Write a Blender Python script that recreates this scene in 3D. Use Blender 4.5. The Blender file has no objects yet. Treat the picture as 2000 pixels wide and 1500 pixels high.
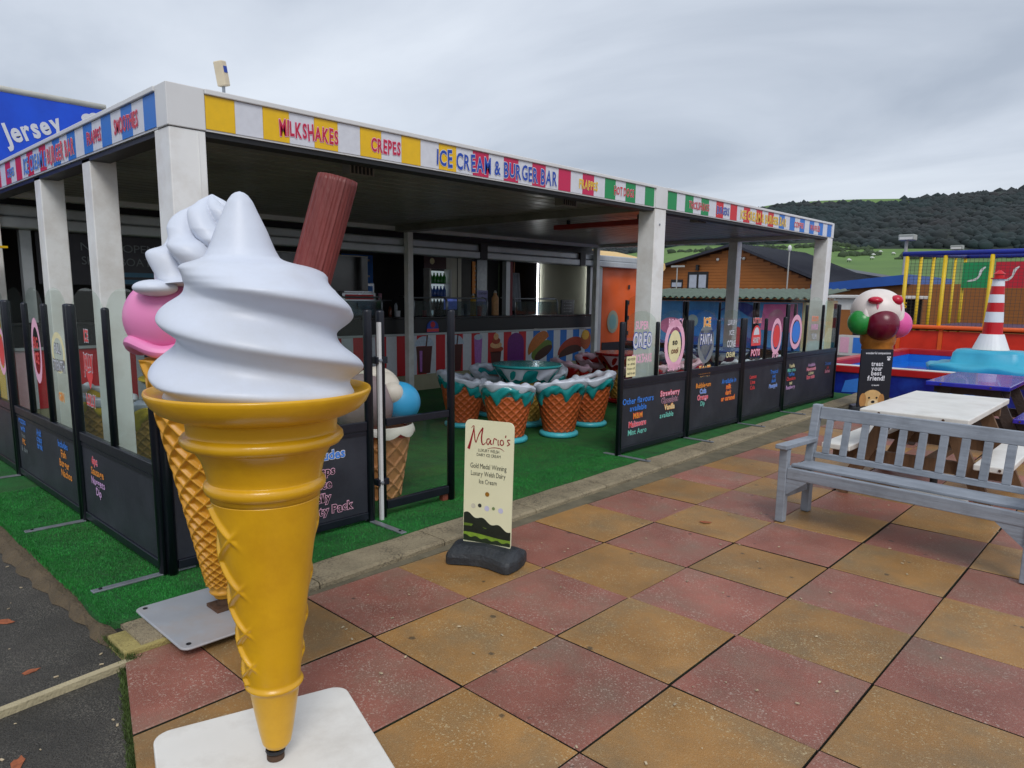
import bpy, math, random
import numpy as np
from mathutils import Vector, Matrix
rnd = random.Random(7)
PI = math.pi
rad = math.radians
sc = bpy.context.scene
COL = sc.collection

# ------------------------------------------------------------------ camera, sky, sun, exposure
YAW, PITCH, ROLL, FPX = -0.75288, 0.15935, 0.01378, 1381.7
CAM = np.array([1.354, -2.411, 1.562])
PPX, PPY = 1000.0, 800.0
_cy, _sy, _cp, _sp = math.cos(YAW), math.sin(YAW), math.cos(PITCH), math.sin(PITCH)
FWD = np.array([_sy*_cp, _cy*_cp, -_sp]); _r = np.array([_cy, -_sy, 0.0]); _u = np.cross(_r, FWD)
RGT = math.cos(ROLL)*_r + math.sin(ROLL)*_u
UPV = -math.sin(ROLL)*_r + math.cos(ROLL)*_u
cam = bpy.data.cameras.new('camera'); camo = bpy.data.objects.new('camera', cam); COL.objects.link(camo)
cam.sensor_width = 36; cam.lens = 36*FPX/2000; cam.shift_y = (PPY-750)/2000; cam.clip_start = .05; cam.clip_end = 4000
_m = Matrix(((RGT[0], UPV[0], -FWD[0], CAM[0]), (RGT[1], UPV[1], -FWD[1], CAM[1]), (RGT[2], UPV[2], -FWD[2], CAM[2]), (0, 0, 0, 1)))
camo.matrix_world = _m
sc.camera = camo
RH = np.array([RGT[0], RGT[1], 0]); RH /= np.linalg.norm(RH)        # level right / level away
FH = np.array([FWD[0], FWD[1], 0]); FH /= np.linalg.norm(FH)
VANG = math.atan2(RH[1], RH[0])

SUN_EL, SUN_AZ = 48.0, -38.0        # azimuth measured from +X towards +Y
w = bpy.data.worlds.new('World'); sc.world = w; w.use_nodes = True
nt = w.node_tree; nt.nodes.clear()
def N(t, **k):
    n = nt.nodes.new(t)
    for a, b in k.items(): setattr(n, a, b)
    return n
out = N('ShaderNodeOutputWorld'); bg = N('ShaderNodeBackground'); nt.links.new(bg.outputs[0], out.inputs[0])
bg.inputs[1].default_value = .1
skyt = N('ShaderNodeTexSky', sky_type='NISHITA', sun_disc=False)
skyt.sun_elevation = rad(SUN_EL); skyt.sun_rotation = rad(90-SUN_AZ)
tc = N('ShaderNodeTexCoord'); sep = N('ShaderNodeSeparateXYZ'); nt.links.new(tc.outputs['Generated'], sep.inputs[0])
def mth(op, a, b=None):
    n = N('ShaderNodeMath', operation=op)
    for i, v in enumerate((a, b)):
        if v is None: continue
        if isinstance(v, (int, float)): n.inputs[i].default_value = v
        else: nt.links.new(v, n.inputs[i])
    return n.outputs[0]
zc_ = mth('ADD', mth('MAXIMUM', sep.outputs[2], 0.0), .16)
cmb = N('ShaderNodeCombineXYZ')
nt.links.new(mth('DIVIDE', sep.outputs[0], zc_), cmb.inputs[0]); nt.links.new(mth('DIVIDE', sep.outputs[1], zc_), cmb.inputs[1])
mp = N('ShaderNodeMapping'); nt.links.new(cmb.outputs[0], mp.inputs[0]); mp.inputs['Location'].default_value = (1.2, 5.5, 0); mp.inputs['Rotation'].default_value = (0, 0, rad(-35)); mp.inputs['Scale'].default_value = (.55, 1.0, 1)
n1 = N('ShaderNodeTexNoise'); n1.inputs['Scale'].default_value = .8; n1.inputs['Detail'].default_value = 7; n1.inputs['Roughness'].default_value = .52; n1.inputs['Distortion'].default_value = .5
nt.links.new(mp.outputs[0], n1.inputs['Vector'])
rp = N('ShaderNodeValToRGB'); nt.links.new(n1.outputs[0], rp.inputs[0])
e = rp.color_ramp.elements
e[0].position = .32; e[0].color = (.37, .42, .50, 1)
e[1].position = .66; e[1].color = (.66, .71, .785, 1)
e2 = rp.color_ramp.elements.new(.5); e2.color = (.55, .60, .68, 1)
scl = N('ShaderNodeMix', data_type='RGBA', blend_type='MULTIPLY'); scl.inputs[0].default_value = 1
nt.links.new(rp.outputs[0], scl.inputs[6]); scl.inputs[7].default_value = (10.0, 10.0, 10.0, 1)
hzf = N('ShaderNodeMapRange'); nt.links.new(sep.outputs[2], hzf.inputs[0]); hzf.inputs[1].default_value = .03; hzf.inputs[2].default_value = .17; hzf.inputs[3].default_value = .6; hzf.inputs[4].default_value = 0
hmx = N('ShaderNodeMix', data_type='RGBA'); nt.links.new(hzf.outputs[0], hmx.inputs[0]); nt.links.new(scl.outputs[2], hmx.inputs[6]); hmx.inputs[7].default_value = (6.3, 6.7, 7.1, 1)
mx = N('ShaderNodeMix', data_type='RGBA'); mx.inputs[0].default_value = .93
nt.links.new(skyt.outputs[0], mx.inputs[6]); nt.links.new(hmx.outputs[2], mx.inputs[7])
nt.links.new(mx.outputs[2], bg.inputs[0])
sun = bpy.data.lights.new('sun', 'SUN'); suno = bpy.data.objects.new('sun', sun); COL.objects.link(suno)
sun.energy = 1.4; sun.angle = rad(24); sun.color = (1, .97, .93)
_sd = Vector((math.cos(rad(SUN_EL))*math.cos(rad(SUN_AZ)), math.cos(rad(SUN_EL))*math.sin(rad(SUN_AZ)), math.sin(rad(SUN_EL))))
suno.rotation_euler = _sd.to_track_quat('Z', 'Y').to_euler()
sc.view_settings.view_transform = 'Standard'; sc.view_settings.look = 'None'; sc.view_settings.exposure = .28; sc.view_settings.gamma = 1
sc.view_settings.use_curve_mapping = False
sc.render.engine = 'CYCLES'; sc.cycles.transparent_max_bounces = 24; sc.cycles.max_bounces = 8

# pixel -> direction; the distance comes from the plane the thing stands on
def ray(px): return FWD + (px[0]-PPX)/FPX*RGT - (px[1]-PPY)/FPX*UPV
def onz(px, z=0.0):
    d = ray(px); return CAM + (z-CAM[2])/d[2]*d
def onx(px, x):
    d = ray(px); return CAM + (x-CAM[0])/d[0]*d
def ony(px, y):
    d = ray(px); return CAM + (y-CAM[1])/d[1]*d

# ------------------------------------------------------------------ materials
def lin(v):
    v /= 255.0
    return v/12.92 if v <= .04045 else ((v+.055)/1.055)**2.4
def C(r, g, b, k=1.0): return tuple(min(.9, lin(x)*k) for x in (r, g, b)) + (1,)
MATS = {}
def mat(name, col, rough=.5, var=.12, scale=6, bump=0.0, bscale=80, metal=0.0, coat=0.0, emit=0.0, dirt=None, dscale=2.5, damt=.45, speck=None, sscale=250, samt=.35, rand=0.0, spec=.5, stretch=None, spots=None, sdens=.72):
    if name in MATS: return MATS[name]
    m = bpy.data.materials.new(name); m.use_nodes = True; t = m.node_tree; b = t.nodes['Principled BSDF']
    L = t.links.new
    def nn(k): return t.nodes.new(k)
    co = nn('ShaderNodeTexCoord'); vec = co.outputs['Object']
    if rand:
        oi0 = nn('ShaderNodeObjectInfo'); sc0 = nn('ShaderNodeMath'); sc0.operation = 'MULTIPLY'; sc0.inputs[1].default_value = 137.0; L(oi0.outputs['Random'], sc0.inputs[0])
        va = nn('ShaderNodeVectorMath'); va.operation = 'ADD'; L(vec, va.inputs[0]); L(sc0.outputs[0], va.inputs[1]); vec = va.outputs[0]
    ovec = vec
    if stretch:
        mpn = nn('ShaderNodeMapping'); mpn.inputs['Scale'].default_value = stretch; L(vec, mpn.inputs[0]); vec = mpn.outputs[0]
    nz = nn('ShaderNodeTexNoise'); nz.inputs['Scale'].default_value = scale; nz.inputs['Detail'].default_value = 6; L(vec, nz.inputs['Vector'])
    mr = nn('ShaderNodeMapRange'); L(nz.outputs[0], mr.inputs[0]); mr.inputs[1].default_value = .25; mr.inputs[2].default_value = .75
    mr.inputs[3].default_value = 1-var; mr.inputs[4].default_value = 1+var
    mul = nn('ShaderNodeMix'); mul.data_type = 'RGBA'; mul.blend_type = 'MULTIPLY'; mul.inputs[0].default_value = 1
    mul.inputs[6].default_value = col; L(mr.outputs[0], mul.inputs[7]); cur = mul.outputs[2]
    if dirt:
        n2 = nn('ShaderNodeTexNoise'); n2.inputs['Scale'].default_value = dscale; n2.inputs['Detail'].default_value = 8; n2.inputs['Roughness'].default_value = .65; L(ovec, n2.inputs['Vector'])
        r2 = nn('ShaderNodeMapRange'); L(n2.outputs[0], r2.inputs[0]); r2.inputs[1].default_value = .45; r2.inputs[2].default_value = .72; r2.inputs[3].default_value = 0; r2.inputs[4].default_value = damt
        m2 = nn('ShaderNodeMix'); m2.data_type = 'RGBA'; L(r2.outputs[0], m2.inputs[0]); L(cur, m2.inputs[6]); m2.inputs[7].default_value = dirt; cur = m2.outputs[2]
    if speck:
        n3 = nn('ShaderNodeTexVoronoi'); n3.inputs['Scale'].default_value = sscale; L(ovec, n3.inputs['Vector'])
        sx = nn('ShaderNodeSeparateColor'); L(n3.outputs['Color'], sx.inputs[0])
        r3 = nn('ShaderNodeMapRange'); L(sx.outputs[0], r3.inputs[0]); r3.inputs[1].default_value = 1-samt; r3.inputs[2].default_value = 1.0; r3.inputs[3].default_value = 0; r3.inputs[4].default_value = .85
        n4 = nn('ShaderNodeTexNoise'); n4.inputs['Scale'].default_value = 4; n4.inputs['Detail'].default_value = 5; L(ovec, n4.inputs['Vector'])
        r4 = nn('ShaderNodeMapRange'); L(n4.outputs[0], r4.inputs[0]); r4.inputs[1].default_value = .42; r4.inputs[2].default_value = .66; r4.inputs[3].default_value = .25; r4.inputs[4].default_value = 1
        ml = nn('ShaderNodeMath'); ml.operation = 'MULTIPLY'; L(r3.outputs[0], ml.inputs[0]); L(r4.outputs[0], ml.inputs[1])
        m3 = nn('ShaderNodeMix'); m3.data_type = 'RGBA'; L(ml.outputs[0], m3.inputs[0]); L(cur, m3.inputs[6]); m3.inputs[7].default_value = speck; cur = m3.outputs[2]
    if spots:
        vs = nn('ShaderNodeTexVoronoi'); vs.inputs['Scale'].default_value = 7.0; L(ovec, vs.inputs['Vector'])
        nd_ = nn('ShaderNodeTexNoise'); nd_.inputs['Scale'].default_value = 40; L(ovec, nd_.inputs['Vector'])
        ms = nn('ShaderNodeMath'); ms.operation = 'MULTIPLY_ADD'; L(nd_.outputs[0], ms.inputs[0]); ms.inputs[1].default_value = .18; L(vs.outputs['Distance'], ms.inputs[2])
        rs_ = nn('ShaderNodeMapRange'); L(ms.outputs[0], rs_.inputs[0]); rs_.inputs[1].default_value = .17; rs_.inputs[2].default_value = .22; rs_.inputs[3].default_value = .75; rs_.inputs[4].default_value = 0
        sg = nn('ShaderNodeSeparateColor'); L(vs.outputs['Color'], sg.inputs[0]); gt = nn('ShaderNodeMath'); gt.operation = 'GREATER_THAN'; gt.inputs[1].default_value = sdens; L(sg.outputs[1], gt.inputs[0])
        mm = nn('ShaderNodeMath'); mm.operation = 'MULTIPLY'; L(rs_.outputs[0], mm.inputs[0]); L(gt.outputs[0], mm.inputs[1])
        m6 = nn('ShaderNodeMix'); m6.data_type = 'RGBA'; L(mm.outputs[0], m6.inputs[0]); L(cur, m6.inputs[6]); m6.inputs[7].default_value = spots; cur = m6.outputs[2]
    if rand:
        oi = nn('ShaderNodeObjectInfo'); r5 = nn('ShaderNodeMapRange'); L(oi.outputs['Random'], r5.inputs[0]); r5.inputs[3].default_value = 1-rand; r5.inputs[4].default_value = 1+rand
        m5 = nn('ShaderNodeMix'); m5.data_type = 'RGBA'; m5.blend_type = 'MULTIPLY'; m5.inputs[0].default_value = 1; L(cur, m5.inputs[6]); L(r5.outputs[0], m5.inputs[7]); cur = m5.outputs[2]
    L(cur, b.inputs['Base Color'])
    b.inputs['Metallic'].default_value = metal; b.inputs['Coat Weight'].default_value = coat; b.inputs['Specular IOR Level'].default_value = spec
    rr = nn('ShaderNodeMapRange'); L(nz.outputs[0], rr.inputs[0]); rr.inputs[3].default_value = max(.03, rough-.1); rr.inputs[4].default_value = min(1, rough+.1); L(rr.outputs[0], b.inputs['Roughness'])
    if bump:
        nb = nn('ShaderNodeTexNoise'); nb.inputs['Scale'].default_value = bscale; nb.inputs['Detail'].default_value = 4; L(vec, nb.inputs['Vector'])
        bp = nn('ShaderNodeBump'); bp.inputs['Strength'].default_value = bump; bp.inputs['Distance'].default_value = .02; L(nb.outputs[0], bp.inputs['Height']); L(bp.outputs[0], b.inputs['Normal'])
    if emit:
        L(cur, b.inputs['Emission Color']); b.inputs['Emission Strength'].default_value = emit
    MATS[name] = m; return m
def glass(name, tint=(.80, .90, .84, 1), refl=.10, haze=0.0):
    if name in MATS: return MATS[name]
    m = bpy.data.materials.new(name); m.use_nodes = True; t = m.node_tree; t.nodes.clear(); L = t.links.new
    o = t.nodes.new('ShaderNodeOutputMaterial'); tr = t.nodes.new('ShaderNodeBsdfTransparent'); gl = t.nodes.new('ShaderNodeBsdfGlossy')
    tr.inputs[0].default_value = tint; gl.inputs['Roughness'].default_value = .02
    lw = t.nodes.new('ShaderNodeLayerWeight'); lw.inputs[0].default_value = .5
    pw = t.nodes.new('ShaderNodeMath'); pw.operation = 'POWER'; pw.inputs[1].default_value = 4.0; L(lw.outputs['Facing'], pw.inputs[0])
    ad = t.nodes.new('ShaderNodeMath'); ad.operation = 'MULTIPLY_ADD'; ad.use_clamp = True; ad.inputs[1].default_value = .22; ad.inputs[2].default_value = refl*.3; L(pw.outputs[0], ad.inputs[0])
    mxx = t.nodes.new('ShaderNodeMixShader'); L(ad.outputs[0], mxx.inputs[0]); L(tr.outputs[0], mxx.inputs[1]); L(gl.outputs[0], mxx.inputs[2])
    cur = mxx.outputs[0]
    if haze:
        df = t.nodes.new('ShaderNodeBsdfDiffuse'); df.inputs[0].default_value = (.62, .68, .64, 1)
        nz = t.nodes.new('ShaderNodeTexNoise'); nz.inputs['Scale'].default_value = 3.0; nz.inputs['Detail'].default_value = 5
        mrr = t.nodes.new('ShaderNodeMapRange'); L(nz.outputs[0], mrr.inputs[0]); mrr.inputs[3].default_value = haze*.5; mrr.inputs[4].default_value = haze*1.5
        m2 = t.nodes.new('ShaderNodeMixShader'); L(mrr.outputs[0], m2.inputs[0]); L(cur, m2.inputs[1]); L(df.outputs[0], m2.inputs[2]); cur = m2.outputs[0]
    L(cur, o.inputs[0]); MATS[name] = m; return m

# ------------------------------------------------------------------ mesh helpers
class MB:
    def __init__(s): s.v = []; s.f = []
    def add(s, v, f):
        o = len(s.v); s.v += [tuple(map(float, p)) for p in v]; s.f += [tuple(i+o for i in q) for q in f]; return s
    def box(s, x0, x1, y0, y1, z0, z1, M=None):
        v = [(x, y, z) for z in (z0, z1) for (x, y) in ((x0, y0), (x1, y0), (x1, y1), (x0, y1))]
        if M is not None: v = [M @ Vector(p) for p in v]
        return s.add(v, [(3, 2, 1, 0), (4, 5, 6, 7), (0, 1, 5, 4), (1, 2, 6, 5), (2, 3, 7, 6), (3, 0, 4, 7)])
    def beam(s, a, b, wd, ht, up=(0, 0, 1)):
        a = Vector(a); b = Vector(b); d = (b-a).normalized(); u = Vector(up); sdv = d.cross(u).normalized(); u = sdv.cross(d)
        v = []
        for p in (a, b):
            for q, r_ in ((-1, -1), (1, -1), (1, 1), (-1, 1)): v.append(p + sdv*q*wd/2 + u*r_*ht/2)
        return s.add(v, [(3, 2, 1, 0), (4, 5, 6, 7), (0, 1, 5, 4), (1, 2, 6, 5), (2, 3, 7, 6), (3, 0, 4, 7)])
    def tube(s, pts, r, n=10, cap=True):
        pts = [Vector(p) for p in pts]; R_ = r if isinstance(r, (list, tuple)) else [r]*len(pts)
        rings = []; prev = None
        for i, p in enumerate(pts):
            d = (pts[min(i+1, len(pts)-1)]-pts[max(i-1, 0)]).normalized()
            a = Vector((0, 0, 1)) if abs(d.z) < .9 else Vector((1, 0, 0))
            if prev is not None: a = prev
            x = (a - d*a.dot(d)).normalized(); prev = x; y = d.cross(x)
            rings.append([p + x*R_[i]*math.cos(2*PI*k/n) + y*R_[i]*math.sin(2*PI*k/n) for k in range(n)])
        v = [q for r_ in rings for q in r_]; f = []
        for i in range(len(pts)-1):
            for k in range(n):
                a, b = i*n+k, i*n+(k+1) % n; f.append((a, b, b+n, a+n))
        if cap: f += [tuple(range(n-1, -1, -1)), tuple((len(pts)-1)*n+k for k in range(n))]
        return s.add(v, f)
    def lathe(s, prof, n=32, c=(0, 0, 0)):
        v = []; f = []
        for r, z in prof:
            for k in range(n): v.append((c[0]+r*math.cos(2*PI*k/n), c[1]+r*math.sin(2*PI*k/n), c[2]+z))
        for i in range(len(prof)-1):
            for k in range(n):
                a, b = i*n+k, i*n+(k+1) % n; f.append((a, b, b+n, a+n))
        f += [tuple(range(n-1, -1, -1)), tuple((len(prof)-1)*n+k for k in range(n))]
        return s.add(v, f)
    def rings(s, fn, nz_, n, cap=True):       # fn(i, k) -> point
        v = [fn(i, k) for i in range(nz_) for k in range(n)]; f = []
        for i in range(nz_-1):
            for k in range(n):
                a, b = i*n+k, i*n+(k+1) % n; f.append((a, b, b+n, a+n))
        if cap: f += [tuple(range(n-1, -1, -1)), tuple((nz_-1)*n+k for k in range(n))]
        return s.add(v, f)
    def ball(s, c, r, nu=24, nv=14, fn=None):
        rx, ry, rz = r if isinstance(r, (tuple, list)) else (r, r, r)
        def p(i, k):
            t = PI*(i+.02)/(nv-1+.04); a = 2*PI*k/nu
            m_ = 1 if fn is None else fn(a, t)
            return (c[0]+rx*m_*math.sin(t)*math.cos(a), c[1]+ry*m_*math.sin(t)*math.sin(a), c[2]-rz*m_*math.cos(t))
        return s.rings(p, nv, nu)
    def prism(s, poly, o, r, u, d):           # polygon in (r,u) plane at o, extruded along d
        o, r, u, d = (Vector(x) for x in (o, r, u, d)); n = len(poly)
        v = [o+r*a+u*b for a, b in poly] + [o+r*a+u*b+d for a, b in poly]
        f = [tuple(range(n)), tuple(range(2*n-1, n-1, -1))] + [(i, i+n, (i+1) % n+n, (i+1) % n) for i in range(n)]
        return s.add(v, f)
    def flat(s, poly, o, r, u):
        o, r, u = (Vector(x) for x in (o, r, u))
        return s.add([o+r*a+u*b for a, b in poly], [tuple(range(len(poly)))])
def link(o, parent=None):
    COL.objects.link(o)
    if parent is not None: o.parent = parent
    return o
def wloc(p):
    v = Vector((0, 0, 0))
    while p is not None: v += p.location; p = p.parent
    return v
def obj(name, b, m, parent=None, smooth=False, bevel=0.0, seg=2, world=True, loc=None):
    """one mesh object; world=True: the mesh is given in world space and moved into the parent's frame"""
    off = wloc(parent) if (world and parent is not None) else Vector((0, 0, 0))
    l = Vector(loc) if loc is not None else Vector((0, 0, 0))
    me = bpy.data.meshes.new(name); me.from_pydata([tuple(Vector(p)-off-l) for p in b.v], [], b.f); me.validate()
    if smooth: me.polygons.foreach_set('use_smooth', [True]*len(me.polygons))
    me.update()
    if m is not None: me.materials.append(m)
    o = bpy.data.objects.new(name, me); link(o, parent); o.location = l
    if bevel:
        bv = o.modifiers.new('bevel', 'BEVEL'); bv.width = bevel; bv.segments = seg; bv.limit_method = 'ANGLE'; bv.angle_limit = rad(40)
    if smooth == 'auto':
        pass
    return o
def fixn(o):
    import bmesh
    bm = bmesh.new(); bm.from_mesh(o.data); bmesh.ops.recalc_face_normals(bm, faces=bm.faces); bm.to_mesh(o.data); bm.free(); return o
def tag(o, label, cat, group=None, kind=None):
    if label: o['label'] = label
    if cat: o['category'] = cat
    if group: o['group'] = group
    if kind: o['kind'] = kind
    return o
def thing(name, label, cat, loc=(0, 0, 0), rotz=0.0, group=None):
    o = bpy.data.objects.new(name, None); o.empty_display_size = .1; link(o); o.location = loc; o.rotation_euler = (0, 0, rotz)
    return tag(o, label, cat, group)
def struct(name, b, m, parent=None, **k):
    o = obj(name, b, m, parent, **k)
    if parent is None: o['kind'] = 'structure'
    return o
def copy_tree(o, parent=None):
    c = o.copy(); link(c, parent)
    for ch in list(o.children): copy_tree(ch, c)
    return c
def rrect(w_, h_, r, n=5, x0=0, y0=0):
    p = []
    for cx, cy, a in ((w_-r, r, -90), (w_-r, h_-r, 0), (r, h_-r, 90), (r, r, 180)):
        for k in range(n+1):
            t = rad(a+90*k/n); p.append((x0+cx+r*math.cos(t), y0+cy+r*math.sin(t)))
    return p
def ell(a, b, n=24, x0=0, y0=0): return [(x0+a*math.cos(2*PI*k/n), y0+b*math.sin(2*PI*k/n)) for k in range(n)]

# lettering: glyph meshes from the built-in font
GL = {}
def glyph(ch, bold):
    k = (ch, bold)
    if k in GL: return GL[k]
    cu = bpy.data.curves.new('g', 'FONT'); cu.body = ch; cu.size = 1; cu.offset = bold; cu.resolution_u = 3; cu.fill_mode = 'FRONT'
    o = bpy.data.objects.new('g', cu)
    me = bpy.data.meshes.new_from_object(o)
    v = [tuple(x.co) for x in me.vertices]; f = [tuple(p.vertices) for p in me.polygons]
    bpy.data.objects.remove(o); bpy.data.curves.remove(cu); bpy.data.meshes.remove(me)
    xs = [p[0] for p in v] or [0, .3]
    GL[k] = (v, f, min(xs), max(xs)); return GL[k]
def text(s, o, r, u, width=None, height=.1, m=None, parent=None, bold=.02, jit=0.0, outline=None, ob=.03, align='l', gap=.07, shear=0.0, seed=1, lift=.0015, sx=1.0, names=('lettering', 'letter_outline')):
    """flat letters in the plane (r,u); o is the left end of the base line; width squeezes the line to fit"""
    rr = random.Random(seed); o = Vector(o); r = Vector(r); u = Vector(u); nrm = r.cross(u)
    x = 0; pl = []
    for ch in s:
        if ch == ' ': x += .28; continue
        v, f, a, b_ = glyph(ch, bold)
        pl.append((ch, x-a, rr.uniform(-1, 1)*jit, 1+rr.uniform(-.8, 1)*jit*1.3, rr.uniform(-.5, .5)*jit*.5)); x += (b_-a)+gap
    tot = max(x-gap, .01); ky = height/.72; kx = (width/tot) if width else ky*sx
    x0 = {'l': 0, 'c': -tot/2, 'r': -tot}[align]
    res_ = []
    for layer, (bd, mm, lf) in enumerate(((bold, m, lift*2), (bold+ob, outline, lift))):
        if mm is None: continue
        b = MB()
        for ch, gx, rot, hs, dy in pl:
            v, f, a, b_ = glyph(ch, bd); cx = (a+b_)/2; ca, sa = math.cos(rot), math.sin(rot); vv = []
            for p in v:
                px_, py_ = p[0]-cx, (p[1]-.36)*hs
                qx, qy = px_*ca-py_*sa, px_*sa+py_*ca
                X = (qx+cx+gx+x0 + shear*(qy+.36))*kx; Y = (qy+.36+dy)*ky
                vv.append(o + r*X + u*Y + nrm*lf)
            b.add(vv, f)
        res_.append(obj(names[layer], b, mm, parent))
    return res_
def stroke(pts, wd, o, r, u, lift=.003):
    """ribbon along a smoothed path, wd per point"""
    P = [np.array(p, float) for p in pts]; W = wd if isinstance(wd, list) else [wd]*len(P); Q = []; WW = []
    for i in range(len(P)-1):
        p0, p1, p2, p3 = P[max(i-1, 0)], P[i], P[i+1], P[min(i+2, len(P)-1)]
        for k in range(6):
            t = k/6; Q.append(.5*((2*p1)+(-p0+p2)*t+(2*p0-5*p1+4*p2-p3)*t*t+(-p0+3*p1-3*p2+p3)*t**3)); WW.append(W[i]*(1-t)+W[i+1]*t)
    Q.append(P[-1]); WW.append(W[-1]); o = Vector(o); r = Vector(r); u = Vector(u); nrm = r.cross(u); v = []
    for i, q in enumerate(Q):
        d = Q[min(i+1, len(Q)-1)]-Q[max(i-1, 0)]; L_ = np.linalg.norm(d) or 1; nx, ny = -d[1]/L_, d[0]/L_
        for s_ in (1, -1): v.append(o + r*(q[0]+s_*nx*WW[i]/2)+u*(q[1]+s_*ny*WW[i]/2)+nrm*lift)
    return v, [(2*i, 2*i+1, 2*i+3, 2*i+2) for i in range(len(Q)-1)]

# shared colours
WHITE = mat('white_paint', C(214, 214, 212), .42, .05, 5, dirt=C(150, 140, 120), dscale=3, damt=.25)
POSTW = mat('post_paint', C(234, 234, 232), .45, .05, 4, dirt=C(150, 125, 90), dscale=2.2, damt=.4)
BLACKM = mat('navy_black_metal', C(16, 20, 32), .35, .15, 12, bump=.05, bscale=200)
STEEL = mat('grey_steel', C(150, 156, 164), .4, .12, 14, metal=.6, dirt=C(90, 80, 70), damt=.3)
TEXTC = {k: mat('print_'+k, v, .45, .06, 20) for k, v in dict(
    yellow=C(232, 185, 0), white=C(212, 214, 222), pink=C(196, 18, 78), green=C(0, 138, 74), blue=C(28, 112, 200), red=C(205, 24, 38),
    navyblue=C(18, 66, 170), crimson=C(190, 12, 62), palepink=C(238, 180, 205), orange=C(240, 150, 60), skyblue=C(60, 130, 225), cream=C(236, 226, 176),
    mint=C(120, 205, 190), black=C(22, 22, 26), lilac=C(214, 170, 220), brown=C(120, 62, 40), grey=C(120, 126, 130), softred=C(226, 70, 70)).items()}

# ------------------------------------------------------------------ ground, paving, kerb, turf
TARMAC = mat('tarmac', C(70, 67, 62), .75, .3, 3, bump=1.0, bscale=150, speck=C(126, 121, 110), sscale=210, samt=.5, dirt=C(46, 45, 40), dscale=1.6, damt=.6)
TURF = mat('turf_green', C(24, 112, 42), .85, .35, 9, bump=1.0, bscale=260, dirt=C(70, 110, 48), dscale=1.3, damt=.7, speck=C(14, 60, 26), sscale=190, samt=.5)
AGG = mat('aggregate_kerb', C(166, 152, 124), .8, .15, 6, bump=.9, bscale=160, speck=C(70, 61, 50), sscale=95, samt=.55, dirt=C(110, 100, 76), dscale=2.0, damt=.5)
MORTAR = mat('grey_mortar', C(112, 104, 84), .85, .25, 10, bump=.6, bscale=150, dirt=C(62, 62, 44), dscale=3, damt=.7)
REDS = mat('red_slab', C(144, 90, 76), .42, .26, 3.0, bump=.35, bscale=240, dirt=C(128, 106, 90), dscale=2.6, damt=.9, speck=C(186, 164, 150), sscale=170, samt=.20, rand=.14, spots=C(62, 52, 46))
YELS = mat('yellow_slab', C(156, 115, 64), .42, .26, 3.0, bump=.35, bscale=240, dirt=C(124, 106, 78), dscale=2.6, damt=.9, speck=C(186, 168, 130), sscale=170, samt=.16, rand=.14, spots=C(66, 58, 44))
JOINT = mat('joint_dirt', C(30, 27, 22), .9, .3, 20, bump=.8, bscale=120, dirt=C(60, 74, 36), dscale=5, damt=.6)

b = MB(); Rg = 1500
b.add([(-Rg, -Rg, -.03), (Rg, -Rg, -.03), (Rg, Rg, -.03), (-Rg, Rg, -.03)], [(0, 1, 2, 3)])
struct('ground', b, TARMAC)
EDGE0 = (-1.78, -1.475)
def edge_y(x): return EDGE0[1] - .288*(x-EDGE0[0])      # where the slabs stop against the tarmac
pv = MB(); pv.prism([(-1.92, edge_y(-1.92)+.06), (6, edge_y(6)), (6, 24), (-1.92, 24)], (0, 0, -.045), (1, 0, 0), (0, 1, 0), (0, 0, -.12))
paving = struct('paving', pv, JOINT)
T = .6
def clip_poly(poly):
    res_ = []
    for i, a in enumerate(poly):
        c_ = poly[(i+1) % len(poly)]; fa = a[1]-edge_y(a[0]); fc = c_[1]-edge_y(c_[0])
        if fa >= 0: res_.append(a)
        if fa*fc < 0:
            t = fa/(fa-fc); res_.append((a[0]+(c_[0]-a[0])*t, a[1]+(c_[1]-a[1])*t))
    return res_
for i in range(-3, 6):
    for j in range(-6, 20):
        g = [rnd.choice((.002, .0035, .0055, .0075)) for _ in range(4)]
        poly = [(i*T+g[0], j*T+g[1]), ((i+1)*T-g[2], j*T+g[1]), ((i+1)*T-g[2], (j+1)*T-g[3]), (i*T+g[0], (j+1)*T-g[3])]
        if i == 5 and j < 0: continue
        poly = clip_poly(poly)
        if len(poly) < 3: continue
        ar = abs(sum(poly[k][0]*poly[(k+1) % len(poly)][1]-poly[(k+1) % len(poly)][0]*poly[k][1] for k in range(len(poly))))/2
        if ar < .02: continue
        cx = sum(p[0] for p in poly)/len(poly); cy = sum(p[1] for p in poly)/len(poly)
        tx, ty, tz = rnd.gauss(0, .0035), rnd.gauss(0, .0035), rnd.uniform(-.004, .0015)
        n = len(poly); v = []
        for ins, z in ((0, -.06), (0, -.0045), (.004, 0)):
            for p in poly:
                x, y = p[0], p[1]
                if ins:
                    d = math.hypot(cx-x, cy-y); x += (cx-x)/d*ins*1.4; y += (cy-y)/d*ins*1.4
                v.append((x, y, z + tz + tx*(x-cx) + ty*(y-cy)))
        f = [tuple(range(2*n, 3*n))]
        for k in range(2):
            for q in range(n): f.append((k*n+q, k*n+(q+1) % n, (k+1)*n+(q+1) % n, (k+1)*n+q))
        bb = MB(); bb.add(v, f)
        so = obj('slab', bb, REDS if (i+j) % 2 == 0 else YELS, paving, loc=(cx, cy, 0)); so.data.materials.append(JOINT)
        for q in range(1, n+1): so.data.polygons[q].material_index = 1
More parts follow.
